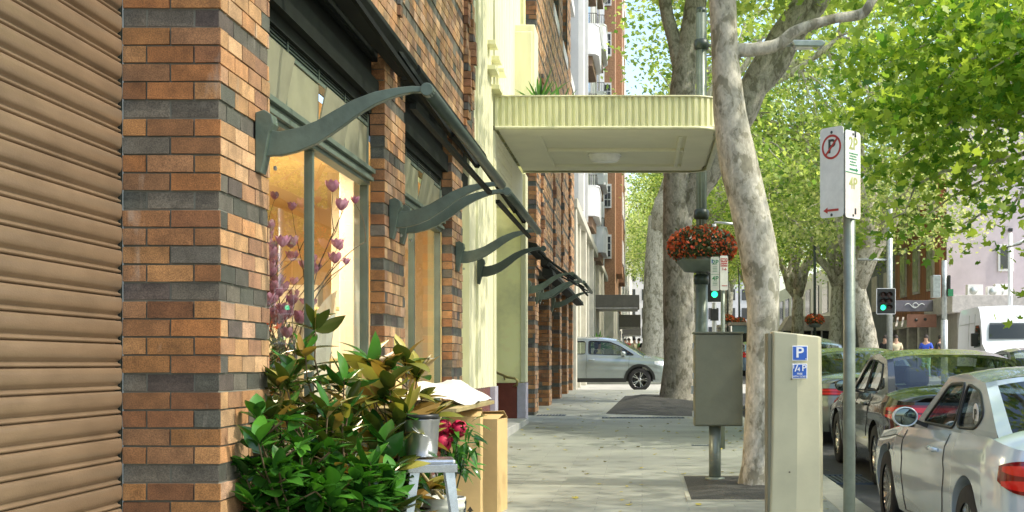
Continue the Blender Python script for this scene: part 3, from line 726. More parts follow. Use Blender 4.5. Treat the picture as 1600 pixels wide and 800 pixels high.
# drooping foreground boughs of that tree reach in over the parked cars
t2 = None
def bough_leaves(parent, base, pairs, leaf, seed):
    global RNG
    RNG = np.random.default_rng(seed); mb = MB(); allC = []; alln = []
    for (a, b, r0, k) in pairs:
        a = Vector(a) - base; b = Vector(b) - base; P = limbpath(a, b, .10, 9, .10, random.Random(seed + k)); mb.tube(P, [r0 * (1 - .8 * i / 9) for i in range(10)], 6)
        cen = []
        for i in range(2, 10):
            for _ in range(3): cen.append(np.array(P[i]) + RNG.normal(size=3) * np.array([.45, .45, .22]))
        C, nn = clusters(np.array(cen), k, .62, .45); allC.append(C); alln.append(nn)
    mb.build('bough', 'bark', parent); leaf_cloud('crown', np.vstack(allC), np.vstack(alln), leaf, 'leaf_near', parent, 'maple')
bb = Vector(t.location); bb = Vector((12.6, 23.5, G(23.5)))
pp = []
for (px, py, D, k) in ((1370, 352, 20, 12), (1450, 335, 21, 14), (1505, 350, 19, 10), (1400, 250, 20, 40), (1370, 190, 22, 44), (1440, 160, 20, 44), (1520, 235, 19, 14), (1590, 180, 19, 40), (1385, 100, 22, 40), (1470, 60, 20, 40), (1545, 110, 19, 40), (1550, 392, 20, 4), (1590, 465, 20, 3), (1580, 20, 18, 40), (1420, 10, 21, 40)):
    e = Vector((PX(px, D), D, PZ(py, D))); s_ = Vector((e.x + 3.4, D + 1.2, e.z + random.uniform(.6, 1.6))); pp.append((s_, e, .05, k))
bough_leaves(t, bb, pp, .15, 55)

# foreground plane tree (leaning, bare trunk in the footpath)
RNG = np.random.default_rng(77)
def hero_tree(path, D0, label, limbs, crown_c, crown_r, K, npc, lf, leaf, flare=1.25, bk='bark'):
    X0 = PX(path[0][0], D0); t = thing('plane_tree', label, 'tree', (X0, D0, G(D0)), group=GT); B = Vector(t.location)
    def conv(path):
        P = []; r = []
        for q in path:
            D = D0 + (q[3] if len(q) > 3 else 0); P.append(Vector((PX(q[0], D), D, PZ(q[1], D))) - B); r.append(q[2] / 2 / F * D)
        # resample with Catmull-Rom
        out = []; ro = []
        for i in range(len(P) - 1):
            p0 = P[max(i - 1, 0)]; p1 = P[i]; p2 = P[i + 1]; p3 = P[min(i + 2, len(P) - 1)]
            for k in range(5):
                u = k / 5; out.append(.5 * ((2 * p1) + (-p0 + p2) * u + (2 * p0 - 5 * p1 + 4 * p2 - p3) * u * u + (-p0 + 3 * p1 - 3 * p2 + p3) * u ** 3)); ro.append(r[i] * (1 - u) + r[i + 1] * u)
        out.append(P[-1]); ro.append(r[-1]); return out, ro
    mb = MB(); P, r = conv(path); r[0] *= flare; mb.tube(P, r, 22, wob=.035, seed=3)
    ends = [P[-1]]
    for l in limbs: P, r = conv(l); mb.tube(P, r, 14, wob=.05, seed=5); ends.append(P[-1])
    cen = crown_points(K, Vector(crown_c) - B, *crown_r)
    for k in range(8):
        e = Vector(cen[k * 7]); s_ = min(ends, key=lambda p: (p - e).length); mb.tube(limbpath(s_, e, .05, 7, .1), [.11, .1, .085, .07, .055, .04, .03, .015], 7)
    mb.build('trunk', bk, t)
    C, nn = clusters(cen, npc, 1.3); leaf_cloud('crown', C, nn, leaf, lf, t, 'maple'); return t
hero_tree([(1177, 775, 58), (1178, 755, 50), (1182, 720, 45), (1186, 650, 44), (1189, 560, 46), (1192, 480, 50), (1187, 410, 60), (1172, 330, 60), (1153, 250, 60), (1141, 180, 52), (1134, 100, 43), (1129, 0, 42), (1122, -160, 40), (1130, -330, 36)], 13.0,
          'leaning plane tree with mottled bark standing in the square soil pit behind the parking meter',
          [[(1141, 120, 22), (1148, 82, 22), (1175, 78, 22), (1215, 70, 20), (1245, 48, 18), (1300, 30, 15), (1345, 22, 17), (1362, 2, 14), (1400, -60, 12, .5), (1460, -200, 10, 1)]],
          (1.6, 13.2, 9.2), (4.4, 4.6, 2.4), 110, 34, 'leaf_near', .19)
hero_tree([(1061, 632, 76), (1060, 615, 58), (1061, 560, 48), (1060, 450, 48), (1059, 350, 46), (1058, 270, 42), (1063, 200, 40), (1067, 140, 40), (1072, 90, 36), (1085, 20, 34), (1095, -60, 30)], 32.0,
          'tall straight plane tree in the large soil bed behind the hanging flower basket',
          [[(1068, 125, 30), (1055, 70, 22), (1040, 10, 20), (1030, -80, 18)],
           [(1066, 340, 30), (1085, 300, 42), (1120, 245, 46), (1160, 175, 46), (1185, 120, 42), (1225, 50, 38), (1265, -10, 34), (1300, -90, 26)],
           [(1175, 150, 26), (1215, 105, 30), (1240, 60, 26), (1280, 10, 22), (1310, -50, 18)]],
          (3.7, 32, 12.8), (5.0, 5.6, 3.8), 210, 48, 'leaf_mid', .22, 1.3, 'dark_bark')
# unseen street trees, added off frame to shade the footpath
for i, (x, y) in enumerate(((13.0, 9.0), (12.8, -3.5))):
    o = copy_tree(TC); o.location = (x, y, G(y)); o.rotation_euler = (0, 0, 1.1 + i * 2); o.scale = (1.0,) * 3; tag(o, ('unseen plane tree added for shade on the right footpath, opposite the florist window', 'unseen plane tree added for shade on the right footpath, behind the photographer')[i], 'tree', GT)

# ------------------------------------------------------------------ cream art deco building
deco = thing('art_deco_building', 'pale cream-yellow art deco building with fluted piers, dark red base and flat entrance canopy', 'building', (0, 0, 0))
mb = MB()
# near pier: flat part then flutes; then wall to the entrance
def flutes(mb, y0, y1, n, x, z0, z1, depth=.035):
    w = (y1 - y0) / n; poly = []
    for i in range(n):
        a = y0 + i * w; poly += [(x, a), (x, a + w * .22), (x - depth, a + w * .38), (x - depth, a + w * .84), (x, a + w)]
    poly += [(x - .6, y1), (x - .6, y0)]
    mb.prism(poly, 'z', z0, z1)
mb.box(-2.7, WX - .02, 16.38, 17.0, 1.08, 14)
flutes(mb, 17.001, 18.7, 7, WX + .01, 1.08, 14)
mb.box(-2.7, WX + .03, 18.70, 18.95, 1.08, 4.28)
flutes(mb, 18.96, 22.9, 11, WX + .01, 4.79, 14, .06)
mb.build('pier', 'cream_pale', deco, .004)
mb = MB(); mb.box(-2.55, WX + .01, 18.96, 23.3, 4.12, 4.72)
for r_ in range(3):
    for i in range(12): mb.box(WX + .01, WX + .02, 19.3 + i * .18, 19.4 + i * .18, 4.22 + r_ * .16, 4.30 + r_ * .16)
mb.build('lintel', 'soffit', deco, .004)
mb = MB(); mb.box(-3.6, WX + .01, 23.5, 23.9, 1.06, 14.0); mb.box(-3.6, -3.2, 18.8, 23.5, 0, 4.7); mb.build('wall', 'yellow_tile', deco)
mb = MB(); mb.box(-2.14, WX + .05, 23.47, 23.92, 1.07, 4.75); mb.build('corner_trim', 'cream_pale', deco, .01)
MB().box(-3.6, WX - .10, 23.48, 23.9, .1, 1.058).build('base_tiles', 'maroon', deco); MB().box(-2.7, WX - .02, 16.38, 18.6, 0, 1.078).build('base_tiles', 'maroon', deco)
MB().box(WX - .10, WX + .055, 23.46, 23.92, .1, 1.058).build('plinth', 'lilac_stone', deco, .005); MB().box(-2.7, WX + .05, 18.62, 18.98, 0, 1.078).build('plinth', 'lilac_stone', deco, .005)
mb = MB(); mb.box(-3.4, WX + .1, 19.0, 23.46, .15, G(21) + .12); mb.build('doorstep', 'concrete', deco, .01)
# timber doors in the recess
d = MB(); d.box(-3.18, -3.14, 19.6, 23.2, .4, 3.2); dd = d.build('door', 'win_dark', deco)
mb = MB(); mb.tube([(-2.75, 23.42, 1.28), (-2.62, 23.38, 1.27), (-2.35, 23.30, 1.16), (-2.22, 23.25, 1.14), (-2.17, 23.25, 1.10), (-2.19, 23.28, 1.02), (-2.25, 23.4, 1.0)], .022, 10); mb.tube([(-2.42, 23.33, 1.17), (-2.42, 23.49, 1.12)], .015, 8); mb.build('handrail', 'brass', deco)
# stepped block standing on the canopy and small ledges
mb = MB(); mb.box(-2.35, -1.76, 21.9, 22.6, 4.95, 6.98); mb.box(-2.35, -1.80, 21.86, 21.895, 5.0, 6.86); mb.build('parapet_block', 'cream_pale', deco, .03)
mb = MB()
for i, (y, z, w) in enumerate(((18.0, 5.72, .35), (18.5, 5.62, .35), (19.1, 5.58, .4), (18.0, 5.38, .5), (18.5, 5.22, .5), (19.1, 5.12, .5))): MB().box(WX, WX + .12, y, y + w, z, z + .06).build('ledge', 'cream', deco, .004)
# window bars above
# canopy: rounded slab, ribbed fascia, panelled soffit
def rrect(x0, x1, y0, y1, r, n=10):
    p = [(x0, y0)]
    for k in range(n + 1): a = -math.pi / 2 + math.pi / 2 * k / n; p.append((x1 - r + r * math.cos(a), y0 + r + r * math.sin(a)))
    for k in range(n + 1): a = math.pi / 2 * k / n; p.append((x1 - r + r * math.cos(a), y1 - r + r * math.sin(a)))
    p.append((x0, y1)); return p
cx0, cx1, cy0, cy1 = WX + .012, 1.16, 18.9, 23.25; zb_ = 4.765; zt_ = 5.19
can = MB(); can.prism(rrect(cx0, cx1 - .06, cy0 + .06, cy1 - .06, .40), 'z', zb_ + .03, zt_ - .02); canopy = can.build('canopy', 'soffit', deco)
# ribbed fascia following the outline
def outline_pts(step):
    p = rrect(cx0, cx1, cy0, cy1, .45, 40); out = []; acc = 0
    for a, b in zip(p[:-1], p[1:]):
        a = Vector((a[0], a[1], 0)); b = Vector((b[0], b[1], 0)); L = (b - a).length
        if L < 1e-6: continue
        d = (b - a) / L; s_ = acc
        while s_ < L: out.append((a + d * s_, Vector((d.y, -d.x, 0)))); s_ += step
        acc = s_ - L
    return out
pts = outline_pts(.0105); rows = [[], []]
for i, (p, nrm) in enumerate(pts):
    ph = (i % 9) / 9; dd_ = .028 * (1 if ph < .55 else 0) + .004
    q = p + nrm * (dd_ - .03)
    rows[0].append((q.x, q.y, zb_)); rows[1].append((q.x, q.y, zt_))
fa = MB(); fa.grid(rows, 0, False); fa.build('fascia', 'cream', canopy, fix=False)
def rim(z0, z1, out):
    ps = outline_pts(.05); rr0 = [[], [], [], []]
    for p, nrm in ps:
        a = p + nrm * out; b = p - nrm * .06
        rr0[0].append((b.x, b.y, z0)); rr0[1].append((a.x, a.y, z0)); rr0[2].append((a.x, a.y, z1)); rr0[3].append((b.x, b.y, z1))
    return rr0
fa = MB(); fa.grid(rim(zb_ - .035, zb_ + .004, .018)); fa.grid(rim(zt_ - .004, zt_ + .02, .012)); fa.build('trim', 'cream_pale', canopy)
# soffit border and panel mouldings
sp = MB()
sp.box(cx0 + .02, cx1 - .12, cy0 + .1, cy0 + .75, zb_ - .01, zb_ + .03); sp.box(cx0 + .02, cx1 - .12, cy1 - .55, cy1 - .08, zb_ - .01, zb_ + .03)
sp.box(cx0 + .02, cx0 + .6, cy0 + .752, cy1 - .552, zb_ - .01, zb_ + .03); sp.box(cx1 - .5, cx1 - .1, cy0 + .752, cy1 - .552, zb_ - .01, zb_ + .03)
sp.box(cx0 + .602, cx1 - .502, 21.0, 21.12, zb_ - .02, zb_ + .03); sp.box(cx1 - .62, cx1 - .56, cy0 + .76, cy1 - .56, zb_ - .018, zb_ + .03)
sp.build('soffit_panel', 'soffit', canopy, .006)
lp = MB(); lp.lathe([(0, -.13), (.10, -.128), (.20, -.115), (.245, -.08), (.25, -.04), (.27, -.035), (.27, 0), (0, 0)], (-.60, 21.0 + .4, zb_ + .0), 32); lp.build('ceiling_light', mat('opal', (.93, .93, .88), .25), canopy)

# potted plants on the canopy
for i, (px, py, D, L, lab) in enumerate(((843, 140, 22.0, .75, 'tall spiky plant beside the cream block on the canopy'), (874, 148, 21.5, .55, 'low spiky palm-like plant on top of the canopy'))):
    t = thing('spiky_plant', lab, 'plant', (PX(px, D), D, 5.19))
    mb = MB(); spiky(mb, 34, L, .022, i + 3, .4, .3); o = mb.build('foliage', 'palm_leaf', t); o.location = (0, 0, .25 if i else .45)
    mb = MB(); mb.lathe([(0, 0), (.12, 0), (.16, .28), (.13, .28), (.12, .05)], (0, 0, 0), 16); mb.tube([(0, 0, .1), (0, 0, .45)], .03, 8); mb.build('pot', 'terracotta', t)

# ------------------------------------------------------------------ second brick building, further along
bk2 = thing('brick_building', 'tall polychrome brick building with five ground floor pillars beyond the cream entrance', 'building', (0, 0, 0))
for i, (a, b) in enumerate(((26.0, 26.9), (30.0, 30.85), (33.9, 34.7), (37.1, 37.9), (40.0, 40.45))): pillar('pillar', bk2, -2.6, WX, a, b, .2, 3.3, 20 + i)
mb = MB(); bricks(mb, (WX + .03, 26.0), (0, 1), (1, 0), 14.5, 3.3, 9.6, 0, 31, e1=0, tone=1.35)
bricks(mb, (-2.8, 26.0), (1, 0), (0, -1), .70 + .03, 3.3, 17, 0, 32, e1=1)
mb.box(-3.0, WX + .02, 26.02, 40.45, 3.302, 9.6, 1)
for yy in (27.2, 30.9, 34.0, 37.4): lugs(mb, WX + .04, yy, C0 + 31 * CO, 7.3, int(yy), .16)
# upper storeys: piers between tall windows
for y0_, y1_ in ((26.0, 27.6), (29.6, 31.0), (33.0, 34.6), (36.8, 38.4)): bricks(mb, (WX + .03, y0_), (0, 1), (1, 0), y1_ - y0_, 9.6, 17, 0, int(y0_) * 3, e1=1); bricks(mb, (-2.6, y0_), (1, 0), (0, -1), .5, 9.6, 17, 0, int(y0_)); mb.box(-2.9, WX + .02, y0_ + .02, y1_ - .01, 9.6, 17, 1)
mb.build('upper_wall', ['brick', 'mortar'], bk2, col=True)
mb = MB()
for a, b in ((26.92, 29.98), (30.87, 33.88), (34.72, 37.08), (37.92, 39.98)): mb.box(-2.62, -2.58, a, b, .3, 3.3)
mb.box(-2.72, -2.66, 26.1, 40, 9.6, 17)
mb.build('shopfront_glass', 'win_dark', bk2)
for y0_, y1_ in ((27.6, 29.6), (31.0, 33.0), (34.6, 36.8), (38.4, 40.4)):
    mb = MB()
    for k in range(3): zz = 9.8 + k * 2.4; mb.box(-2.5, -2.44, y0_ + .02, y0_ + .1, zz, zz + 2); mb.box(-2.5, -2.44, y1_ - .1, y1_ - .02, zz, zz + 2); mb.box(-2.5, -2.44, y0_ + .1, y1_ - .1, zz + .9, zz + 1); mb.box(-2.62, WX + .06, y0_ + .02, y1_ - .02, zz - .3, zz)
    mb.build('window', 'pale_render', bk2)
mb = MB(); mb.prism([(-1.98, 3.30), (-1.78, 3.26), (-1.76, 3.16), (-1.98, 3.14)], 'y', 26.4, 40.3); mb.build('hood', 'black_green', bk2)
awning((23.98, 26.2), ((-1.25, 3.02), (-1.2, 3.02)), (24.0, 26.1, 3.6), 'third retracted awning with pale green arms beside the cream entrance')
awning((27.0, 30.7), ((-1.18, 3.05), (-1.16, 3.04)), (26.95, 30.8, 3.55), 'farthest retracted awning, on curved arms below the second brick building')

# ------------------------------------------------------------------ grey tower with balconies over a stone podium
tow = thing('apartment_tower', 'grey and white apartment tower with hexagonal balconies above a pale stone podium', 'building', (0, 0, 0))
mb = MB(); mb.box(-9, -2.2, 46, 78, 6.7, 40); mb.box(-9, -2.66, 41, 46, 6.5, 40); mb.build('tower_wall', 'grey_render', tow)
mb = MB(); mb.box(-2.199, -2.12, 46.4, 49.6, 6.7, 40); mb.box(-2.2, -2.1, 54.0, 59.5, 6.7, 40); mb.box(-2.66, -2.60, 41.6, 45.9, 6.7, 40)
for y_ in (46.1, 49.8, 54.2, 59.6, 64): mb.box(-2.2, -2.02, y_, y_ + .25, 6.7, 40)
mb.build('wall_panel', 'pale_render', tow)
mb = MB(); mb.box(-9, -2.24, 41, 78, 0, 6.4)
for k in range(15): y_ = 41.05 + k * 2.4; mb.box(-2.24, -2.02 if k % 3 == 0 else -2.12, y_, y_ + .55, .3, 6.2)
mb.box(-2.5, -1.98, 41, 78, 6.2, 6.5); mb.build('podium', 'stone', tow, .02)
for k in range(14):
    y_ = 41.05 + k * 2.4 + .6; MB().box(-2.24, -2.2, y_ + .2, y_ + 1.5, 4.3, 5.9).build('window', 'win_dark', tow)
    if k > 3: MB().box(-2.24, -2.2, y_ + .1, y_ + 1.6, .7, 3.6).build('window', 'win_dark', tow)
def balcony(y, z, xo=-1.63, w=3.6):
    mb = MB(); pl = [(-2.2, y - .1), (xo - .12, y), (xo, y + .3), (xo, y + w - .3), (xo - .12, y + w), (-2.2, y + w + .1)]
    mb.prism(pl, 'z', z - .18, z + .92); mb.prism([(a + (.03 if a > -2.1 else 0), b) for a, b in pl], 'z', z + .921, z + .98); o = mb.build('balcony', 'balcony_white', tow)
    m2 = MB(); m2.prism([(-2.2, y + .2), (xo - .25, y + .3), (xo - .2, y + w - .3), (-2.2, y + w - .2)], 'z', z - .55, z - .185); m2.build('soffit', mat('timber_soffit', (.22, .14, .09), .7), o)
    m3 = MB()
    for k in range(7): m3.tube([(xo - .08, y + .25 + k * .1, z + .98), (xo - .08, y + .25 + k * .1, z + 1.35)], .012, 5)
    for k in range(6): m3.tube([(-2.1 + k * .07, y - .02, z + .98), (-2.1 + k * .07, y - .02, z + 1.35)], .012, 5)
    m3.tube([(-2.15, y - .02, z + 1.36), (xo - .08, y, z + 1.36), (xo - .08, y + 1, z + 1.36)], .016, 5); m3.build('railing', 'black_plastic', o)
    m4 = MB(); m4.box(-2.19, -2.06, y + .3, y + w - .3, z + 1.0, z + 2.4); m4.build('glass_door', 'win_dark', o)
for k in range(5): balcony(50.2, 5.75 + k * 3.05 + 1.4)
for k in range(5): balcony(60.0, 6.3 + k * 3.05 + .3)
def flat_canopy(name, y, x1, z, d, th, label):
    t = thing(name, label, 'awning', (-2.2, y, z))
    mb = MB(); mb.box(0, x1 + 2.2, 0, d, 0, th); mb.build('fascia', 'awning_grey', t, .01)
    mb = MB(); mb.box(.05, x1 + 2.12, .05, d, -.09, -.003); mb.build('soffit', 'ledge', t)
flat_canopy('entrance_canopy', 61, -.12, 4.0, 3.4, .55, 'wide flat grey entrance canopy over the footpath beyond the crossing car')
flat_canopy('entrance_canopy', 98, -.1, 4.1, 4, .9, 'smaller distant dark entrance canopy under the wide grey one')
flat_canopy('entrance_canopy', 120, -.1, 4.0, 4, .6, 'farthest dark entrance canopy along the left footpath')
# brick apartment block
apt = thing('brick_apartment_building', 'orange brick apartment building with white sash windows behind the grey tower', 'building', (0, 0, 0))
mb = MB(); mb.box(-9, -1.62, 80, 104, 5.2, 36); mb.box(-1.619, -1.25, 83, 88, 7, 36); mb.box(-1.619, -1.25, 92, 97, 7, 36); mb.build('wall', 'apt_brick', apt)
mb = MB(); mb.box(-9, -1.7, 79.9, 104, 0, 5.15)
for k in range(4): mb.prism([(-1.7, .9 + 0), (-1.7, 3.4)], 'y', 80, 80.01) if False else None
mb.build('stone_base', 'stone', apt)
for k in range(9):
    zc = 4.9 + k * 3.04 + 2.9
    for (xa, xb) in ((-2.25, -1.88),):
        f = MB(); f.box(xa - .05, xb + .05, 79.94, 79.99, zc - .1, zc + 1.35); w_ = f.build('window', 'white_paint', apt)
        g = MB(); 
        for a in range(2):
            for b in range(3): g.box(xa + a * .19 + .01, xa + a * .19 + .17, 79.92, 79.938, zc + b * .42 + .02, zc + b * .42 + .38)
        g.build('pane', 'win_dark', w_)
    for yb in (83.8, 92.8):
        f = MB(); f.box(-1.249, -1.19, yb, yb + 3.2, zc - .1, zc + 1.35); f.build('window', 'white_paint', apt)
# gothic arched doorway under canopy and further terrace
far = thing('terrace_building', 'pale stone building with arched doorways at the far end of the left footpath', 'building', (0, 0, 0))
mb = MB(); mb.box(-9, -1.75, 104.2, 240, 0, 22); mb.build('wall', 'stone', far)
for k in range(9): MB().box(-1.75, -1.70, 106 + k * 10, 109 + k * 10, 2, 4).build('window', 'win_dark', far); MB().box(-1.75, -1.7, 106 + k * 10, 108 + k * 10, 8, 11).build('window', 'win_dark', far)
# potted palm behind the crossing car
t = thing('potted_palm', 'bushy green palm in a pot against the stone podium behind the crossing car', 'plant', (-1.65, 50.6, G(50.6)))
mb = MB(); spiky(mb, 70, .85, .045, 9, .3, .5); o = mb.build('foliage', 'palm_leaf', t); o.location = (0, 0, 1.25)
mb = MB(); mb.lathe([(0, 0), (.3, 0), (.38, .7), (.32, .7), (.3, .1)], (0, 0, 0), 18); mb.tube([(0, 0, .6), (0, 0, 1.35)], .07, 8); mb.build('pot', 'dark_wall', t)

# ------------------------------------------------------------------ right hand side buildings
mv = thing('mauve_building', 'mauve rendered building with a blank side wall and one small window across the intersection', 'building', (0, 0, 0))
mb = MB(); mb.box(14.2, 40, 62, 72, 0, 15); mb.build('wall', 'mauve_render', mv)
wx0, wx1 = PX(1559, 62), PX(1583, 62)
f = MB(); f.box(wx0, wx1, 61.9, 61.99, PZ(424, 62), PZ(382, 62)); w_ = f.build('window', 'white_paint', mv); g = MB(); g.box(wx0 + .1, wx1 - .1, 61.87, 61.898, PZ(420, 62), PZ(387, 62)); g.build('pane', 'win_dark', w_)
f = MB(); f.box(PX(1575, 62), PX(1581, 62), 61.85, 61.99, PZ(362, 62), PZ(357, 62)); f.build('vent', 'black_plastic', mv)
lo = thing('corner_shop', 'single storey shop with a pale parapet ledge in front of the mauve wall', 'building', (0, 0, 0))
mb = MB(); mb.box(13.4, 40, 56.5, 61.8, 0, 3.55); mb.build('wall', mat('shop_grey', (.30, .28, .24), .8), lo)
mb = MB(); mb.box(13.1, 40, 56.2, 61.8, 3.551, 4.3); mb.build('parapet', 'ledge', lo, .02)
for k in range(5): MB().box(13.9 + k * 3.2, 16.3 + k * 3.2, 56.42, 56.49, .9, 3.1).build('window', 'win_dark', lo)
for i, (px, w, h, lab) in enumerate(((1524, 24, 15, 'left air conditioner unit on the parapet ledge'), (1554, 22, 12, 'low middle air conditioner unit on the parapet ledge'), (1566, 22, 19, 'taller right air conditioner unit standing behind the middle one'))):
    D = 58 + (1.6 if i == 2 else 0); x = PX(px, D); t = thing('air_conditioner', lab, 'air conditioner', (x, D, 4.3), group='air conditioners on the ledge')
    ww = w / F * D; hh = h / F * D + .12; mb = MB(); mb.box(-ww / 2, ww / 2, 0, .4, .05, hh); mb.box(-ww / 2 + .05, -ww / 2 + .1, .05, .35, 0, .05); mb.box(ww / 2 - .1, ww / 2 - .05, .05, .35, 0, .05); mb.build('casing', 'white_paint', t, .015)
    mb = MB(); mb.lathe([(0, 0), (.16, 0), (.17, .02), (0, .02)], (-.08, -.025, hh / 2), 20, 0, 'y'); mb.build('fan_grille', 'galv', t)
rb = thing('red_brick_building', 'weathered red brick building with tall pale windows behind the right traffic light', 'building', (0, 0, 0))
mb = MB(); mb.box(14.6, 22, 62.01, 62.02, 0, 1); 
mb = MB(); mb.box(13.9, 14.19, 62.2, 73, 3.6, 12.5); mb.build('wall', 'wood_red', rb)
for k in range(3):
    for r_ in range(2):
        y_ = 63.2 + k * 3.3; z_ = 4.9 + r_ * 3.4
        f = MB(); f.box(13.82, 13.9, y_, y_ + 1.5, z_, z_ + 2.3); f.box(13.72, 13.9, y_ - .15, y_ + 1.65, z_ + 2.302, z_ + 2.55); w_ = f.build('window', 'ledge', rb); g = MB(); g.box(13.79, 13.818, y_ + .12, y_ + 1.38, z_ + .1, z_ + 2.2); g.build('pane', mat('win_pale', (.30, .33, .22), .1, 0, .5, 2), w_)
mb = MB()
for k in range(5): mb.box(13.5, 13.9, 62.2 + k * 2.6, 62.7 + k * 2.6, 0, 3.2)
mb.box(13.4, 13.9, 62.2, 73, 3.2, 3.6); mb.build('shopfront_frame', 'ledge', rb)
mb = MB(); mb.box(14.0, 14.1, 62.3, 73, 0, 3.2); mb.build('shopfront_glass', 'win_dark', rb)
db = thing('dark_building', 'dark slate coloured building partly hidden behind the plane trees on the right', 'building', (0, 0, 0))
mb = MB(); mb.box(14.0, 22, 73.5, 95, 0, 10); mb.build('wall', 'dark_wall', db)
for k in range(5):
    for r_ in range(2): MB().box(13.93, 14.0, 75 + k * 4, 76.8 + k * 4, 4.5 + r_ * 3.3, 6.6 + r_ * 3.3).build('window', 'ledge', db)
mat('lime_render', (.80, .78, .72), .7, 0, .06, 2)
wb = thing('white_building', 'pale building with shopfronts closing the far right side of the street', 'building', (0, 0, 0))
mb = MB(); mb.box(14.5, 30, 96, 170, 0, 9); mb.build('wall', 'lime_render', wb)
for k in range(8):
    for r_ in range(2): MB().box(14.42, 14.5, 98 + k * 5.5, 101 + k * 5.5, 1.6 + r_ * 3.8, 4 + r_ * 3.8).build('window', 'win_dark', wb)
eb = thing('end_building', 'hazy pale building closing the end of the street behind the trees', 'building', (0, 0, 0))
mb = MB(); mb.box(-14, 24, 240, 260, 0, 22); mb.build('wall', 'pale_render', eb)
for k in range(12):
    for r_ in range(5): MB().box(-12 + k * 3, -10.2 + k * 3, 239.9, 239.99, 6 + r_ * 3.4, 8 + r_ * 3.4).build('window', 'win_dark', eb)
# fascia sign with swirl
t = thing('fascia_sign', 'mauve shop fascia sign with a white swirl beside the right traffic light', 'sign', (PX(1428, 60), 60, PZ(478, 60)))
hw = 33 / F * 60; mb = MB(); mb.box(-hw, hw, -.1, .1, -.25, .25); mb.build('panel', 'sign_mauve', t, .01)
mb = MB(); pts = [(-.45 + .9 * i / 20, -.11, .10 * math.sin(i / 20 * 9.0)) for i in range(21)]; mb.tube(pts, .02, 6); mb.tube([(.05 + .12 * math.cos(a / 3), -.11, .03 + .1 * math.sin(a / 3)) for a in range(18)], .018, 6); mb.build('swirl', 'plate_white', t)
t = thing('shop_awning', 'slatted brown awning over the corner shopfront behind the pedestrians', 'awning', (PX(1415, 60.5), 60.5, 2.3))
mb = MB()
for k in range(9): mb.bar((k * .25 - .6, 0, 1.2), (k * .25 - .85, -.9, .75), .08, .03)
mb.build('slat', 'ledge', t)
t = thing('hanging_sign', 'rusty brown signboard with two dark dots above the pedestrians', 'sign', (PX(1440, 58.5), 58.5, PZ(500, 58.5)))
mb = MB(); mb.box(-.65, .65, -.04, .04, -.32, .25); mb.build('panel', mat('rust_board', (.25, .12, .08), .8), t)
mb = MB(); mb.lathe([(0, -.05), (.07, -.05), (.07, -.041)], (-.25, 0, 0), 12, 0, 'y'); mb.lathe([(0, -.05), (.07, -.05), (.07, -.041)], (.15, 0, .03), 12, 0, 'y'); mb.build('dot', 'black_plastic', t)
# cafe kiosk with pitched awning
t = thing('cafe_kiosk', 'low cafe pavilion with a pale pitched awning behind the parking meter', 'kiosk', (PX(1262, 92), 92, G(92)))
mb = MB(); mb.prism([(-1.9, 2.3), (-1.3, 3.3), (1.5, 3.3), (1.8, 2.9), (1.8, 2.3)], 'y', -.5, 2.5); mb.build('roof', 'ledge', t)
mb = MB()
for k in range(6): mb.box(-1.8 + k * .68, -1.7 + k * .68, 0, .1, 0, 2.3)
mb.box(-1.8, 1.8, .02, .08, 1.3, 1.4); mb.build('frame', 'white_paint', t)
mb = MB(); mb.box(-1.7, 1.7, .8, .9, 0, 2.3); mb.build('glazing', 'win_dark', t)
# small street stalls glimpsed left of tree
for i, (px, D, c, lab) in enumerate(((1165, 88, 'car_blue', 'distant blue shop panel beside the leaning tree trunk'), (1140, 100, 'white_paint', 'distant white shop panel beyond the control box'))):
    t = thing('shop_booth', lab, 'booth', (PX(px, D), D, G(D))); mb = MB(); mb.box(-.9, .9, 0, 1.2, 0, 2.6); mb.build('wall', c, t); mb = MB(); mb.box(-1.1, 1.1, -.6, 1.3, 2.601, 2.8); mb.build('roof', 'ledge', t); mb = MB(); mb.box(-.7, .7, -.03, -.002, 1, 2.1); mb.build('window', 'win_dark', t)
# ------------------------------------------------------------------ vehicles
def interp(tab, s):
    if s <= tab[0][0]: return tab[0][1]
    for (a, va), (b, vb) in zip(tab[:-1], tab[1:]):
        if s <= b:
            u = (s - a) / (b - a); u = u * u * (3 - 2 * u) * .5 + u * .5; return va + (vb - va) * u
    return tab[-1][1]
def wheel(parent, x, y, r, side, style='multi', dark=False):
    """side: -1 for the left flank, +1 for the right"""
    w = .11; mb = MB()
    pr = [(r - .115, -w), (r - .02, -w), (r - .004, -w + .02), (r, -w + .045), (r, w - .045), (r - .004, w - .02), (r - .02, w), (r - .115, w)]
    mb.lathe(pr, (0, 0, 0), 40, 0, 'x'); o = mb.build('wheel', 'rubber', parent); o.location = (x, y, r)
    rm = MB(); ri = r - .105; xo = side * (w - .012)
    rm.lathe([(ri + .01, xo), (ri - .012, xo - side * .006), (ri - .02, xo - side * .05), (ri - .03, -side * .08)], (0, 0, 0), 36, 0, 'x')
    ns = {'multi': 10, 'five': 5, 'split': 7}[style]
    for k in range(ns):
        for dl in ((-.13, .13) if style in ('multi', 'five') else (0,)):
            a = 2 * math.pi * k / ns; a2 = a + dl * (1.3 if style == 'five' else .9)
            rm.bar((xo - side * .03, .045 * math.cos(a), .045 * math.sin(a)), (xo - side * .012, (ri - .012) * math.cos(a2), (ri - .012) * math.sin(a2)), .045 if style == 'split' else .024, .02, 0, (1, 0, 0))
    rm.lathe([(0, xo - side * .012), (.05, xo - side * .015), (.06, xo - side * .045)], (0, 0, 0), 20, 0, 'x')
    rm.build('rim', 'alloy', o)
    hb = MB(); hb.lathe([(0, -side * .03), (ri - .03, -side * .03), (ri - .02, -side * .06)], (0, 0, 0), 24, 0, 'x'); hb.build('brake_disc', 'dark_alloy', o)
    return o
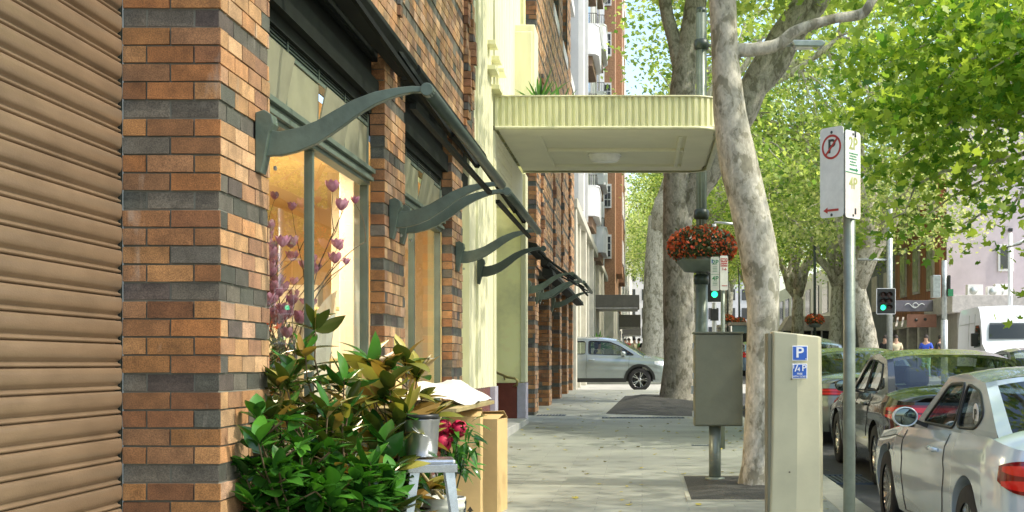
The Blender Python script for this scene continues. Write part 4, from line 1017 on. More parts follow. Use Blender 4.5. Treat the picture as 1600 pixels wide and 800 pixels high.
def make_car(label, P, paint, cat='car', group=None, name='parked_car'):
    root = thing(name, label, cat, (0, 0, 0), 0, group)
    L, W, H = P['L'], P['W'], P['H']; ra, fa_ = P['axles']; wr = P['wr']; arch = wr + .055; zs = P.get('sill', .22)
    beltT = P['belt']; hoodT = P['hood']; ws0, ws1, rs1, rs0 = P['gh']; roofT = P['roof']; tum = P.get('tum', .30); hwid = W / 2
    def endf(s):
        d = min(s, L - s); rc = P.get('rc', .55)
        return 1 if d >= rc else P.get('ew', .76) + (1 - P.get('ew', .76)) * math.sqrt(max(0, 1 - (1 - d / rc) ** 2))
    def bz(z, s):
        t = (z - .2) / (interp(beltT, s) - .2)
        return interp([(-.1, .93), (0, .955), (.25, .985), (.5, 1.0), (.66, .992), (.74, .998), (.85, .985), (1.0, .93)], t)
    def ysh(z, s):
        d0 = s; d1 = L - s; zt = interp(beltT, s); q = 0
        if d0 < .5: q += (1 - d0 / .5) ** 2 * (.10 * max(0, (z - .62)) / .35 + .05 * max(0, .42 - z) / .2)
        if d1 < .6: q -= (1 - d1 / .6) ** 2 * (.16 * max(0, (z - .5)) / .35 + .06 * max(0, .38 - z) / .2)
        return q
    def zlow(s):
        z = zs
        for a in (ra, fa_):
            d = abs(s - a)
            if d < arch: z = max(z, wr + math.sqrt(arch * arch - d * d))
        return z
    def side(s, z, sg=1): return Vector((sg * hwid * endf(s) * bz(z, s), s + ysh(z, s), z))
    st = sorted(set([round(L * i / 64, 4) for i in range(65)] + [round(a + arch * math.cos(math.pi * k / 22), 4) for a in (ra, fa_) for k in range(23)]))
    st = [s for s in st if 0 <= s <= L]
    nz = 14; body = MB()
    for sg in (-1, 1):
        rows = []
        for s in st:
            zl = zlow(s); zt = interp(beltT, s); rows.append([side(s, zl + (zt - zl) * j / nz, sg) for j in range(nz + 1)])
        body.grid(rows)
        # rolled arch lips
        for a in (ra, fa_):
            rw = []
            for k in range(25):
                an = math.pi * k / 24; s = a + arch * math.cos(an); z = max(zs, wr + arch * math.sin(an)); q = side(s, z, sg); rw.append([q, q - Vector((sg * .05, 0, 0)), Vector((sg * (hwid - .30), s, z))])
            body.grid(rw)
    # ends
    for s, dr in ((0, -1), (L, 1)):
        rows = []
        for j in range(nz + 1):
            z = zs + (interp(beltT, s) - zs) * j / nz; p = side(s, z, -1); q = side(s, z, 1)
            rows.append([p.lerp(q, i / 16) + Vector((0, dr * .10 * (1 - (2 * i / 16 - 1) ** 2), 0)) for i in range(17)])
        body.grid(rows)
    # bonnet and boot surfaces
    def toprow(s):
        zt = interp(beltT, s); h = interp(hoodT, s); p = side(s, zt, -1); q = side(s, zt, 1); r = []
        dr = .10 * max(0, 1 - min(s, L - s) / .35) * (-1 if s < L / 2 else 1)
        for i in range(17):
            u = 2 * i / 16 - 1; r.append(p.lerp(q, i / 16) + Vector((0, dr * (1 - u * u), (h - zt) * (1 - abs(u) ** 3.2))))
        return r
    for a, b in ((0, rs0), (ws0, L)):
        ss = [a + (b - a) * i / 14 for i in range(15)]; body.grid([toprow(s) for s in ss])
    bo = body.build('body', paint, root)
    inn = MB()
    for s0_, s1_ in ((.15, L - .15),): inn.box(-hwid + .26, hwid - .26, s0_, s1_, zs + .02, .62)
    inn.box(-hwid + .10, hwid - .10, ra + arch + .02, fa_ - arch - .02, zs + .01, .70)
    for a in (ra, fa_):
        for sg in (-1, 1):
            rw = [[Vector((sg * (hwid - .30), a + (arch + .01) * math.cos(math.pi * k / 16), wr + (arch + .01) * math.sin(math.pi * k / 16))), Vector((sg * (hwid - .07), a + (arch + .01) * math.cos(math.pi * k / 16), wr + (arch + .01) * math.sin(math.pi * k / 16)))] for k in range(17)]
            inn.grid(rw)
    inn.build('underbody', 'black_plastic', root)
    # greenhouse
    zb0 = .012
    def belt(s): return interp(beltT, s) - .012
    def gw(s, z): # half width of glasshouse side at height z
        b = side(s, interp(beltT, s), 1).x - .035; return b - (z - belt(s)) * tum
    def roofz(s): return interp(roofT, s)
    def roofedge(s): z = roofz(s) - P.get('rd', .055); return z
    rmb = MB(); nr = 14; rr_ = [rs1 + (ws1 - rs1) * i / nr for i in range(nr + 1)]
    rows = []
    for s in rr_:
        ze = roofedge(s); w = gw(s, ze); r = []
        for i in range(17):
            u = 2 * i / 16 - 1; r.append((u * w, s, ze + (roofz(s) - ze) * (1 - abs(u) ** 3.5)))
        rows.append(r)
    rmb.grid(rows); rmb.build('roof', P.get('roofpaint', paint), root)
    # side panel outline (s,z) with window holes
    ol = [(s, interp(beltT, s) - .03) for s in [rs0 + (ws0 - rs0) * i / 16 for i in range(17)]]
    n = 8
    fr_ = [(ws0 + (ws1 - ws0) * i / n, belt(ws0) + (roofedge(ws1) - belt(ws0)) * (i / n) ** .92) for i in range(1, n)]
    tp = [(s, roofedge(s)) for s in rr_[::-1]]
    re_ = [(rs1 + (rs0 - rs1) * i / n, roofedge(rs1) + (belt(rs0) - roofedge(rs1)) * (i / n) ** 1.08) for i in range(1, n)]
    ol = ol + fr_ + tp + re_
    def smooth_poly(w, rad=.07):
        out = []; m = len(w)
        for i in range(m):
            a = Vector(w[i - 1]); b = Vector(w[i]); c = Vector(w[(i + 1) % m]); ra_ = min(rad, (a - b).length * .45, (c - b).length * .45)
            p = b + (a - b).normalized() * ra_; q = b + (c - b).normalized() * ra_
            for k in range(5): u = k / 4; out.append(tuple(p * (1 - u) ** 2 + b * 2 * u * (1 - u) + q * u * u))
        return out
    wins = [smooth_poly(w, P.get('wrad', .07)) for w in P['windows']]
    polys = [[Vector((a, b, 0)) for a, b in ol]] + [[Vector((a, b, 0)) for a, b in w] for w in wins]
    tris = geometry.tessellate_polygon(polys); flat = [p for pl in polys for p in pl]
    for sg in (-1, 1): MB().add([(sg * gw(p.x, p.y), p.x, p.y) for p in flat], [tuple(t) for t in tris], 0, False).build('side_frame', P.get('framepaint', paint), root)
    for sg in (-1, 1):
        for w in wins:
            g = MB(); g.add([(sg * (gw(a, b) - .012), a, b) for a, b in w], [tuple(range(len(w)))]); go = g.build('side_window', P.get('glass', 'car_glass'), root)
            tr = MB(); pts = [(sg * (gw(a, b) + .002), a, b) for a, b in w]; tr.tube(pts + [pts[0]], .011, 5, cap=False); tr.build('window_seal', 'black_plastic', go)
    # windscreens
    def screen(s0_, s1_, nm):
        rows = []; n = 10
        for i in range(n + 1):
            t = i / n; s = s0_ + (s1_ - s0_) * t; z0_ = belt(s0_); z1_ = roofedge(s1_); z = z0_ + (z1_ - z0_) * (t ** (.92 if s0_ > s1_ else 1.08 if False else .95))
            w = gw(s, z); cz = (interp(hoodT, s0_) - z0_) * (1 - t) + (roofz(s1_) - z1_) * t; dr = (1 if s0_ > L / 2 else -1) * .07 * (1 - t)
            r = []
            for j in range(21):
                u = 2 * j / 20 - 1; r.append((u * w, s + dr * (1 - u * u), z + (cz) * (1 - abs(u) ** 3)))
            rows.append(r)
        m = MB(); m.grid([r[:2] for r in rows]); m.grid([r[-2:] for r in rows]); m.grid([[q for q in r] for r in rows[-2:]])
        pil = m.build('pillar', P.get('framepaint', paint), root)
        g = MB(); g.grid([r[1:-1] for r in rows[:-1]]); g.build(nm, P.get('glass', 'car_glass'), root)
    screen(ws0, ws1, 'windscreen'); screen(rs0, rs1, 'rear_window')
    # cabin
    cb = MB(); zt_c = belt((ws0 + rs0) / 2) - .12
    cb.box(-hwid + .14, hwid - .14, rs0 + .12, ws0 - .05, .5, zt_c - .1); cb.box(-hwid + .14, hwid - .14, ws0 - .5, ws0 - .06, zt_c - .1, zt_c + .06)
    cb.box(-hwid + .16, hwid - .16, rs0 + .05, rs0 + .45, zt_c - .1, belt(rs0) - .03)
    cab = cb.build('cabin', 'interior', root)
    for sx in (-.37, .37):
        for yy in (P['seats']):
            sb = MB(); sb.box(sx - .24, sx + .24, yy - .09, yy + .09, zt_c - .2, H - .42); sb.box(sx - .13, sx + .13, yy - .07, yy + .04, H - .40, H - .20); sb.build('seat', 'seat_fabric', cab, .04)
    sw = MB(); sw.lathe([(.16, -.015), (.185, -.015), (.185, .015), (.16, .015), (.16, -.015)], (.37, ws0 - .62, zt_c + .08), 20, 0, 'y'); sw.build('steering_wheel', 'black_plastic', cab)
    # door shut lines, handles, mirrors
    dl = MB()
    for sg in (-1, 1):
        for pl in P['shuts']:
            Pp = [side(pl[q][0] + (pl[q + 1][0] - pl[q][0]) * w / 8, pl[q][1] + (pl[q + 1][1] - pl[q][1]) * w / 8, sg) + Vector((sg * .001, 0, 0)) for q in range(len(pl) - 1) for w in range(9 if q == len(pl) - 2 else 8)]; dl.tube(Pp, .0045, 6, cap=False)
    dl.build('shut_line', 'black_plastic', bo)
    for sg in (-1, 1):
        for (a, b) in P['handles']:
            h = MB(); q = side(a, b, sg); h.tube([q + Vector((sg * .002, -.09, 0)), q + Vector((sg * .035, -.06, .004)), q + Vector((sg * .038, .06, .006)), q + Vector((sg * .002, .09, .004))], [.012, .016, .016, .012], 8); h.build('door_handle', P.get('hm', paint), root)
        my = P['mirror']; q = Vector((sg * (gw(my, belt(my)) + .01), my, belt(my) + .03))
        mm = MB(); mm.lathe([(0, .06), (.07, .055), (.105, .02), (.112, -.03), (.108, -.06), (.099, -.062), (.098, -.045), (0, -.044)], (0, 0, 0), 24, 0, 'y'); 
        mo = mm.build('wing_mirror', paint, root); mo.scale = (.84, 1, .66); mo.location = q + Vector((sg * .15, .02, .07))
        mg = MB(); mg.lathe([(0, -.048), (.092, -.0475), (.097, -.046)], (0, 0, 0), 20, 0, 'y'); mg.build('mirror_glass', mat('mirror', (.16, .19, .17), .03, 1.0, 0), mo)
        ms = MB(); ms.bar(q + Vector((-sg * .02, .02, 0)), q + Vector((sg * .08, .02, .04)), .05, .03); ms.build('mirror_stalk', 'black_plastic', root)
    # lamps wrapped round corners
    def corner_patch(nm, m, sg, rear, u0, s1, z0, z1, skew=0.0, out=.008, tapz=0.0):
        sE = 0 if rear else L; rows = []; n1 = 8; n2 = 10
        for j in range(9):
            t = j / 8; r = []
            for i in range(n1 + 1): # across the end from u0 to 1
                u = u0 + (1 - u0) * i / n1; zz = z0 + (z1 - z0) * (t * (1 - tapz * (1 - i / n1)) + tapz * (1 - i / n1) * .5) + skew * 0
                q = side(sE, zz, sg); q.x *= u; q.y += (-1 if rear else 1) * (.10 * (1 - u * u) + out); r.append(q)
            for i in range(1, n2 + 1):
                v = i / n2; d = s1 * v; zz = z0 + (z1 - z0) * (t * (1 - .55 * v ** 2) + .35 * v ** 2) + skew * v; s = d if rear else L - d
                q = side(s, zz, sg); q.x += sg * out; r.append(q)
            rows.append(r)
        m_ = MB(); m_.grid(rows); return m_.build(nm, m, root)
    for sg in (-1, 1):
        z0_, z1_, u0_, s1_ = P['tail']; tl = corner_patch('tail_light', 'tail_dark', sg, True, u0_, s1_, z0_, z1_); dz_ = z1_ - z0_
        for f0, f1 in ((.12, .42), (.55, .86)): corner_patch('light_strip', 'tail_red', sg, True, u0_ + .04, s1_ * .8, z0_ + dz_ * f0, z0_ + dz_ * f1, out=.013).parent = tl
        z0_, z1_, u0_, s1_ = P['head']; corner_patch('headlight', 'lamp_clear', sg, False, u0_, s1_, z0_, z1_, skew=.03)
        for a, nm in ((ra, 'rear'), (fa_, 'front')): wheel(root, sg * (hwid - .125), a, wr, sg, P.get('style', 'multi'))
        if P.get('cladding'):
            c = MB()
            for a in (ra, fa_):
                rw = []
                for k in range(25):
                    an = math.pi * k / 24; q = []
                    for rad in (arch - .005, arch + .07): s = a + rad * math.cos(an); z = max(zs + .02, wr + rad * math.sin(an)); w_ = side(s, z, sg); w_.x += sg * .012; q.append(w_)
                    rw.append(q)
                c.grid(rw)
            rw = [[side(s, z, sg) + Vector((sg * .012, 0, 0)) for z in (zs, zs + .05, zs + .12)] for s in [ra + arch + (fa_ - ra - 2 * arch) * i / 8 for i in range(9)]]; c.grid(rw); c.build('cladding', 'black_plastic', root)
    # number plate, bumper trims
    npb = MB(); npb.box(-.186, .186, -.125, -.112, .50 if H < 1.55 else .78, .60 if H < 1.55 else .88); npb.build('number_plate', mat('plate_yellow', (.62, .58, .30), .5), root)
    bt = MB(); bt.grid([[side(0, z, -1).lerp(side(0, z, 1), i / 12) * 1 + Vector((0, -.10 * (1 - (2 * i / 12 - 1) ** 2) - .006, 0)) for i in range(13)] for z in (zs, .27, .33)]); bt.build('bumper_trim', 'black_plastic', root)
    return root
def set_car(o, x_left, y_rear, W, rz=0):
    o.location = (x_left + W / 2, y_rear, RD(y_rear)); o.rotation_euler = (math.atan(S), 0, rz)
coupe = dict(L=4.43, W=1.79, H=1.37, axles=(.86, 3.55), wr=.325, belt=[(0, .91), (.5, .965), (1.4, .94), (2.5, .895), (3.1, .87), (3.9, .79), (4.43, .64)],
    hood=[(0, 1.0), (.4, 1.06), (.7, 1.07), (2.9, 1.0), (3.6, .94), (4.2, .80), (4.43, .68)], gh=(2.90, 2.16, 1.12, .42), roof=[(.4, 1.06), (1.12, 1.325), (1.65, 1.37), (2.16, 1.34), (2.9, 1.0)],
    windows=[[(2.56, .935), (1.56, .955), (1.61, 1.255), (2.06, 1.235)], [(1.51, .96), (1.02, .985), (.90, 1.07), (1.16, 1.21), (1.55, 1.255)]], seats=(1.85, 1.0),
    shuts=[[(2.86, .86), (2.86, .55), (2.82, .25)], [(1.46, .92), (1.44, .60), (1.54, .30)], [(1.54, .30), (2.3, .275), (2.82, .25)], [(2.86, .80), (3.2, .80), (3.9, .73)]], handles=[(1.72, .80)], mirror=2.40, tail=(.67, .86, .50, .22), head=(.56, .72, .5, .4), style='multi', wrad=.09)
o = make_car('silver-white coupe nearest the camera, parked at the kerb with red tail light showing', coupe, 'car_silver', group='cars parked along the kerb'); set_car(o, 1.99, 7.38, 1.79)
# round decal inside the rear quarter glass
mb = MB(); mb.lathe([(0, 0), (.07, 0), (.07, .002), (0, .002)], (0, 0, 0), 24, 0, 'x', False); st_ = mb.build('window_sticker', 'plate_white', o); st_.location = (-.758, 1.12, 1.07)
text_part('sticker_letters', 'JP', .085, Matrix.Translation((-.762, 1.12, 1.07)) @ frame_m((0, 0, 0), (0, -1, 0), (0, 0, 1)), 'sign_black', st_)
bpy.data.objects['sticker_letters'].matrix_parent_inverse = Matrix.Identity(4)
bpy.data.objects['sticker_letters'].data.transform(Matrix.Translation((.758, -1.12, -1.07)))
fc = MB(); fc.lathe([(0, 0), (.028, 0), (.032, -.012), (0, -.012)], (-.90, 3.30, .70), 16, 0, 'x'); fc.build('side_badge', 'black_plastic', o)
sedan = dict(L=4.7, W=1.80, H=1.46, axles=(1.0, 3.75), wr=.325, belt=[(0, .93), (.6, .99), (1.6, .965), (2.8, .93), (3.6, .90), (4.2, .80), (4.7, .62)],
    hood=[(0, 1.03), (.5, 1.09), (.85, 1.10), (3.4, 1.0), (4.0, .92), (4.5, .78), (4.7, .66)], gh=(3.28, 2.50, 1.35, .66), roof=[(.64, 1.09), (1.35, 1.40), (1.95, 1.46), (2.5, 1.42), (3.28, 1.0)],
    windows=[[(2.94, .965), (2.14, .985), (2.12, 1.335), (2.40, 1.33)], [(2.06, .985), (1.34, 1.01), (1.32, 1.14), (1.48, 1.29), (2.04, 1.335)], [(1.28, 1.02), (1.04, 1.05), (1.26, 1.16)]], seats=(2.2, 1.3),
    shuts=[[(3.25, .89), (3.22, .5), (3.18, .25)], [(2.26, .93), (2.24, .5), (2.26, .25)], [(1.30, .95), (1.42, .72), (1.50, .5)]], handles=[(2.42, .83), (1.58, .85)], mirror=2.78, tail=(.74, .90, .35, .42), head=(.58, .72, .5, .45), style='split')
o = make_car('black sedan parked in front of the silver coupe, seen from its rear left corner', dict(sedan, L=4.72), 'car_black', group='cars parked along the kerb'); set_car(o, 2.48, 13.3, 1.8)
o = make_car('silver-blue sedan parked third from the camera, mostly hidden by the sign pole and black sedan', dict(sedan, style='five', tail=(.76, .86, .55, .22)), 'car_grey', group='cars parked along the kerb'); set_car(o, 2.52, 19.6, 1.8)
suv = dict(L=4.5, W=1.86, H=1.66, axles=(.86, 3.55), wr=.345, sill=.27, belt=[(0, 1.08), (.6, 1.12), (2.0, 1.08), (3.2, 1.04), (3.9, .99), (4.5, .84)],
    hood=[(0, 1.10), (.3, 1.13), (3.55, 1.12), (4.0, 1.07), (4.3, 1.0), (4.5, .88)], gh=(3.68, 2.86, .50, .12), roof=[(.1, 1.14), (.50, 1.56), (1.5, 1.66), (2.3, 1.645), (2.86, 1.575), (3.7, 1.1)],
    windows=[[(3.40, 1.08), (2.02, 1.115), (2.02, 1.51), (2.62, 1.49), (2.95, 1.36)], [(1.92, 1.115), (1.02, 1.14), (1.08, 1.49), (1.93, 1.50)], [(.94, 1.145), (.52, 1.19), (.66, 1.44), (.98, 1.485)]], seats=(2.25, 1.2),
    shuts=[[(3.25, 1.03), (3.2, .6), (3.12, .3)], [(1.97, 1.08), (1.95, .6), (1.97, .3)], [(.98, 1.1), (1.1, .85), (1.28, .62)]], handles=[(2.12, .93), (1.10, .96)], mirror=3.05, tail=(.86, 1.16, .45, .30), head=(.72, .90, .4, .5), style='five', cladding=True, ew=.82, rc=.4, rd=.07)
o = make_car('light blue car parked fourth from the camera, behind the parking meter', dict(suv, tail=(.78, 1.2, .7, .12)), 'car_blue', group='cars parked along the kerb'); set_car(o, 2.62, 28.0, 1.86)
o = make_car('silver-grey small suv crossing the footpath line on the side street with its driver visible', dict(suv), 'car_olive', name='crossing_car'); o.rotation_euler = (0, 0, -math.pi / 2)
o.scale = (1.05,) * 3; o.location = (.92 - 4.72, 42.7, RD(42.2) + .02); SUVLOC = o.location.copy()
o = make_car('dark olive car facing the camera at the right edge in the middle of the road', dict(sedan), 'car_black', name='oncoming_car'); o.rotation_euler = (0, 0, math.pi); o.location = (7.3, 26.5, RD(24))
o = make_car('small blue hatchback far down the road beyond the light blue car', dict(suv, H=1.6), 'car_blue', name='distant_car'); o.location = (5.6, 62, RD(62)); o.rotation_euler = (0, 0, .1)
# white delivery van facing us
def make_van():
    t = thing('delivery_van', 'white high roof delivery van facing the camera at the right edge', 'van')
    L, W, H = 5.9, 2.02, 2.62; mb = MB(); prof = [(0, .35), (0, 2.35), (.12, 2.56), (.5, 2.62), (3.8, 2.60), (4.15, 2.50), (4.62, 2.14), (5.12, 1.52), (5.75, 1.18), (5.9, .9), (5.9, .35)]
    # cross section rows along the outline from bottom rear over the roof
    def hw(y, z): return W / 2 * (1 - .10 * max(0, (z - 1.1)) / 1.5) * (1 - .10 * max(0, (y - 5.2)) / .7)
    rows = []
    for y, z in prof:
        w = hw(y, z); rows.append([(-w, y, z)] + [(-w + .10 + (2 * w - .2) * i / 10, y + (.05 if y > 4.2 else 0) * math.sin(math.pi * i / 10), z + .03 * math.sin(math.pi * i / 10)) for i in range(11)] + [(w, y, z)])
    mb.grid(rows, 0, False)
    for sg in (-1, 1):
        poly = []
        for i, (y, z) in enumerate(prof): poly.append((sg * hw(y, z), y, z))
        # wheel arch cuts
        for a in (4.85, 1.15):
            for k in range(9): an = math.pi * k / 8; poly.append((sg * hw(a, .35), a + .42 * math.cos(an), .35 + .40 * math.sin(an)))
        poly2 = [Vector((p[1], p[2], 0)) for p in poly]; tr = geometry.tessellate_polygon([poly2]); mb.add(poly, [tuple(q) for q in tr])
    b = mb.build('body', 'car_white', t)
    g = MB(); g.grid([[(-hw(y, z) * s_ + hw(y, z) * s_ * 2 * i / 8, y + .02 + .05 * math.sin(math.pi * i / 8), z + .035) for i in range(9)] for y, z, s_ in ((5.06, 1.62, .82), (4.84, 1.89, .80), (4.68, 2.08, .76))]); g.build('windscreen', 'dark_glass', t)
    for sg in (-1, 1):
        g = MB(); pl = [(3.65, 1.42), (4.85, 1.45), (4.55, 1.95), (4.3, 2.06), (3.65, 2.06)]; g.add([(sg * (hw(a, b_) + .012), a, b_) for a, b_ in pl], [tuple(range(5))]); g.build('side_window', 'dark_glass', t)
        dr = MB()
        for a, z0_, z1_ in ((3.45, .45, 2.4), (2.3, .45, 2.4)): dr.bar((sg * (hw(a, .5) + .004), a, z0_), (sg * (hw(a, z1_) + .006), a, z1_), .012, .012)
        dr.bar((sg * (hw(1, 1.3) + .006), .2, 1.32), (sg * (hw(1, 1.3) + .006), 3.4, 1.32), .012, .012); dr.bar((sg * (hw(1, 2.1) + .006), .2, 2.15), (sg * (hw(1, 2.1) + .006), 3.4, 2.15), .012, .012); dr.build('shut_line', 'galv', b)
        m_ = MB(); m_.box(sg * 1.12 - .1, sg * 1.12 + .1, 4.55, 4.68, 1.45, 1.82); m_.box(min(sg * .95, sg * 1.1), max(sg * .95, sg * 1.1), 4.6, 4.64, 1.5, 1.56); m_.build('wing_mirror', 'black_plastic', t, .03)
        h = MB(); h.box(sg * .70 - .17, sg * .70 + .17, 5.70, 5.86, .92, 1.18); h.build('headlight', 'lamp_clear', t, .03)
        for a in (4.85, 1.15): wheel(t, sg * .86, a, .34, sg, 'five')
    gr = MB()
    for k in range(3): gr.box(-.45, .45, 5.86, 5.93, .62 + k * .11, .69 + k * .11)
    gr.build('grille', 'black_plastic', t, .01)
    an = MB(); an.tube([(0, 4.0, 2.6), (0, 3.9, 2.9)], .008, 5); an.build('aerial', 'black_plastic', t); return t
v = make_van(); v.location = (10.95, 42.0, RD(37)); v.rotation_euler = (0, 0, math.pi - .10)

# ------------------------------------------------------------------ people
def person(label, loc, rz, top, bottom, hair='hair_dark', pose='stand', H=1.72, group=None, seated=False):
    t = thing('person', label, 'person', loc, rz, group); s = H / 1.72
    def skin(name, verts, edges, rad, m, root=0, parent=t):
        me = bpy.data.meshes.new(name); me.from_pydata([tuple(c * s for c in v) for v in verts], edges, []); me.materials.append(M[m]); o = bpy.data.objects.new(name, me); COL.objects.link(o); o.parent = parent
        sk = o.modifiers.new('skin', 'SKIN')
        for i, r in enumerate(rad): me.skin_vertices[0].data[i].radius = (r * s, r * s)
        me.skin_vertices[0].data[root].use_root = True; sk.use_smooth_shade = True; sb = o.modifiers.new('sub', 'SUBSURF'); sb.levels = 1; sb.render_levels = 1; return o
    if seated: legs = {'hl': (-.10, .02, .50), 'kl': (-.13, .45, .55), 'al': (-.13, .5, .12), 'tl': (-.13, .66, .05)}
    elif pose == 'walk': legs = {'kl': (-.10, .14, .50), 'al': (-.11, .16, .09), 'tl': (-.11, .30, .04)}
    else: legs = {'kl': (-.10, .02, .49), 'al': (-.12, 0, .09), 'tl': (-.13, .14, .03)}
    dz = -.43 if seated else 0
    hz = .93 + dz
    if pose == 'phone' or seated: aL = ((-.25, -.01, 1.18 + dz), (-.12, .22, 1.14 + dz), (-.05, .28, 1.18 + dz)); aR = ((.25, -.01, 1.18 + dz), (.14, .22, 1.12 + dz), (.06, .28, 1.16 + dz))
    else: aL = ((-.25, -.02, 1.16 + dz), (-.27, .04, .92 + dz), (-.27, .08, .83 + dz)); aR = ((.25, -.03, 1.16 + dz), (.27, .06, .92 + dz), (.27, .1, .83 + dz))
    sgn = lambda v, k: (-v[0], v[1] * k, v[2])
    kR = sgn(legs['kl'], 1 if seated else -.6); aRt = sgn(legs['al'], 1 if seated else -1); tRt = (-legs['tl'][0], legs['tl'][1] if seated else aRt[1] + .13, legs['tl'][2])
    V = [(0, 0, hz), (0, -.01, hz + .22), (0, 0, hz + .44), (0, .005, hz + .56), (0, .015, hz + .655), (0, .02, hz + .74),
         (-.18, 0, hz + .45), aL[0], aL[1], aL[2], (.18, 0, hz + .45), aR[0], aR[1], aR[2],
         (-.10, 0, hz - .05), legs['kl'], legs['al'], legs['tl'], (.10, 0, hz - .05), kR, aRt, tRt]
    E = [(0, 1), (1, 2), (2, 3), (3, 4), (4, 5), (2, 6), (6, 7), (7, 8), (8, 9), (2, 10), (10, 11), (11, 12), (12, 13), (0, 14), (14, 15), (15, 16), (16, 17), (0, 18), (18, 19), (19, 20), (20, 21)]
    Rr = [.13, .12, .13, .055, .088, .08, .06, .045, .033, .035, .06, .045, .033, .035, .085, .058, .038, .035, .085, .058, .038, .035]
    skin('body', V, E, Rr, 'skin')
    ti = [0, 1, 2, 6, 7, 10, 11]; mp = {v: i for i, v in enumerate(ti)}
    skin('shirt', [V[i] for i in ti], [(mp[a], mp[b]) for a, b in E if a in mp and b in mp], [.155, .14, .152, .082, .066, .082, .066], top)
    li = [0, 14, 15, 16, 18, 19, 20]; mp = {v: i for i, v in enumerate(li)}
    skin('trousers', [V[i] for i in li], [(mp[a], mp[b]) for a, b in E if a in mp and b in mp], [.148, .10, .075, .055, .10, .075, .055], bottom)
    hb = MB(); hb.lathe([(0, .115), (.05, .105), (.085, .07), (.102, .02), (.10, -.03), (.085, -.06)], (0, 0, 0), 14); ho = hb.build('hair', hair, t); ho.location = (0, -.012 * s, (hz + .715) * s); ho.scale = (s * .95, s, s); ho.rotation_euler = (R(22), 0, 0)
    return t
gy = G(52)
pg = 'pedestrians waiting across the intersection'
for (px, D, lab, rz, a, b, po) in ((1447, 52, 'man in a blue t-shirt holding a phone across the intersection', math.pi - .5, 'shirt_blue', 'cloth_teal', 'phone'),
                                  (1470, 52.8, 'person in a black top right of the man in blue', math.pi + .6, 'shirt_black', 'cloth_navy', 'stand'),
                                  (1400, 53.5, 'person in a cream top beside the traffic light pole', math.pi, 'shirt_pale', 'cloth_navy', 'walk'),
                                  (1383, 54.5, 'person in dark clothes left of the traffic light pole', 2.4, 'shirt_black', 'cloth_teal', 'walk')):
    person(lab, (PX(px, D), D, G(D)), rz, a, b, pose=po, group=pg)
for (px, D, lab, a, b) in ((983, 82, 'person in red on the far left footpath', 'shirt_red', 'cloth_navy'), (991, 78, 'person in pale clothes on the far left footpath', 'shirt_pale', 'shirt_pale'), (998, 84, 'person in green on the far left footpath', 'shirt_green', 'cloth_navy'), (1007, 74, 'person in dark clothes by the trunk on the far left footpath', 'shirt_black', 'cloth_navy'), (977, 90, 'person in blue on the far left footpath', 'shirt_blue', 'cloth_navy')):
    person(lab, (PX(px, D), D, G(D)), random.uniform(0, 6), a, b, pose='walk', group='pedestrians on the far footpath')
person('driver with dark hair sitting at the wheel of the crossing car', (SUVLOC.x + 2.42, SUVLOC.y - .40, SUVLOC.z + .36), -math.pi / 2, 'shirt_pale', 'cloth_navy', seated=True, H=1.66)

# ------------------------------------------------------------------ street furniture
# parking meter
D = 8.0; t = thing('parking_meter', 'tall beige metal parking ticket machine with blue P plates, near right of the footpath', 'parking meter', (PX(1245, D), D, G(D)))
hz = PZ(517, D) - G(D); hzr = PZ(526, D) - G(D); hwm = 41 / F * D
mb = MB(); 
prof = []
front = [(-hwm + .018, 0), (-hwm, .03), (-hwm + .01, .20), (hwm - .03, .26), (hwm, .22), (hwm, .05), (hwm - .02, 0), (0, -.025)]
n = len(front); vs = []
for z, k in ((-.02, 1.12), (hz * .55, 1.03), (hz * .9, .985), (hz, .975)):
    for x, y in front: vs.append((x * k + (-.01 if z < .1 else 0), y, z if z < hz * .95 else hz - (x + hwm) / (2 * hwm) * (hz - hzr)))
fs = [tuple(range(n))[::-1], tuple(range(3 * n, 4 * n))] + [(i * n + j, i * n + (j + 1) % n, (i + 1) * n + (j + 1) % n, (i + 1) * n + j) for i in range(3) for j in range(n)]
mb.add(vs, fs); mb.build('housing', 'kiosk', t, .008)
mb = MB(); mb.box(-hwm * 1.03 - .012, -hwm * 1.0 + .006, .012, .20, 0, hz - .012); mb.build('side_panel', 'kiosk_edge', t, .004)
def plate(px, py, w, h, nm):
    x = PX(px, D) - t.location.x; z = PZ(py, D) - G(D); m1 = MB(); m1.box(x - w / 2, x + w / 2, -.031, -.026, z - h / 2, z + h / 2); o = m1.build(nm, 'plate_white', t, .004)
    m2 = MB(); m2.box(x - w / 2 + .005, x + w / 2 - .005, -.0325, -.031, z - h / 2 + .005, z + h / 2 - .005); m2.build('field', 'blue_plate', o); return o, x, z
o, x, z = plate(1249, 552, .093, .090, 'sign_plate'); text_part('letter', 'P', .088, frame_m((x - .002, -.0335, z + .002), (1, 0, 0), (0, 0, 1)), 'plate_white', o, sx=1.1)
mb = MB(); mb.lathe([(0, 0), (.004, 0), (.004, -.001)], (x + .036, -.0335, z - .034), 10, 0, 'y'); mb.build('dot', 'plate_white', o)
o, x, z = plate(1248.5, 580, .091, .090, 'sign_plate')
text_part('letter', '1', .034, frame_m((x - .036, -.0335, z + .027), (1, 0, 0), (0, 0, 1)), 'plate_white', o); text_part('letter', '/', .055, frame_m((x - .020, -.0335, z + .016), (1, 0, 0), (0, 0, 1)), 'plate_white', o, sx=1.3)
text_part('letter', '4', .034, frame_m((x - .006, -.0335, z + .010), (1, 0, 0), (0, 0, 1)), 'plate_white', o); text_part('letter', 'P', .052, frame_m((x + .026, -.0335, z + .018), (1, 0, 0), (0, 0, 1)), 'plate_white', o)
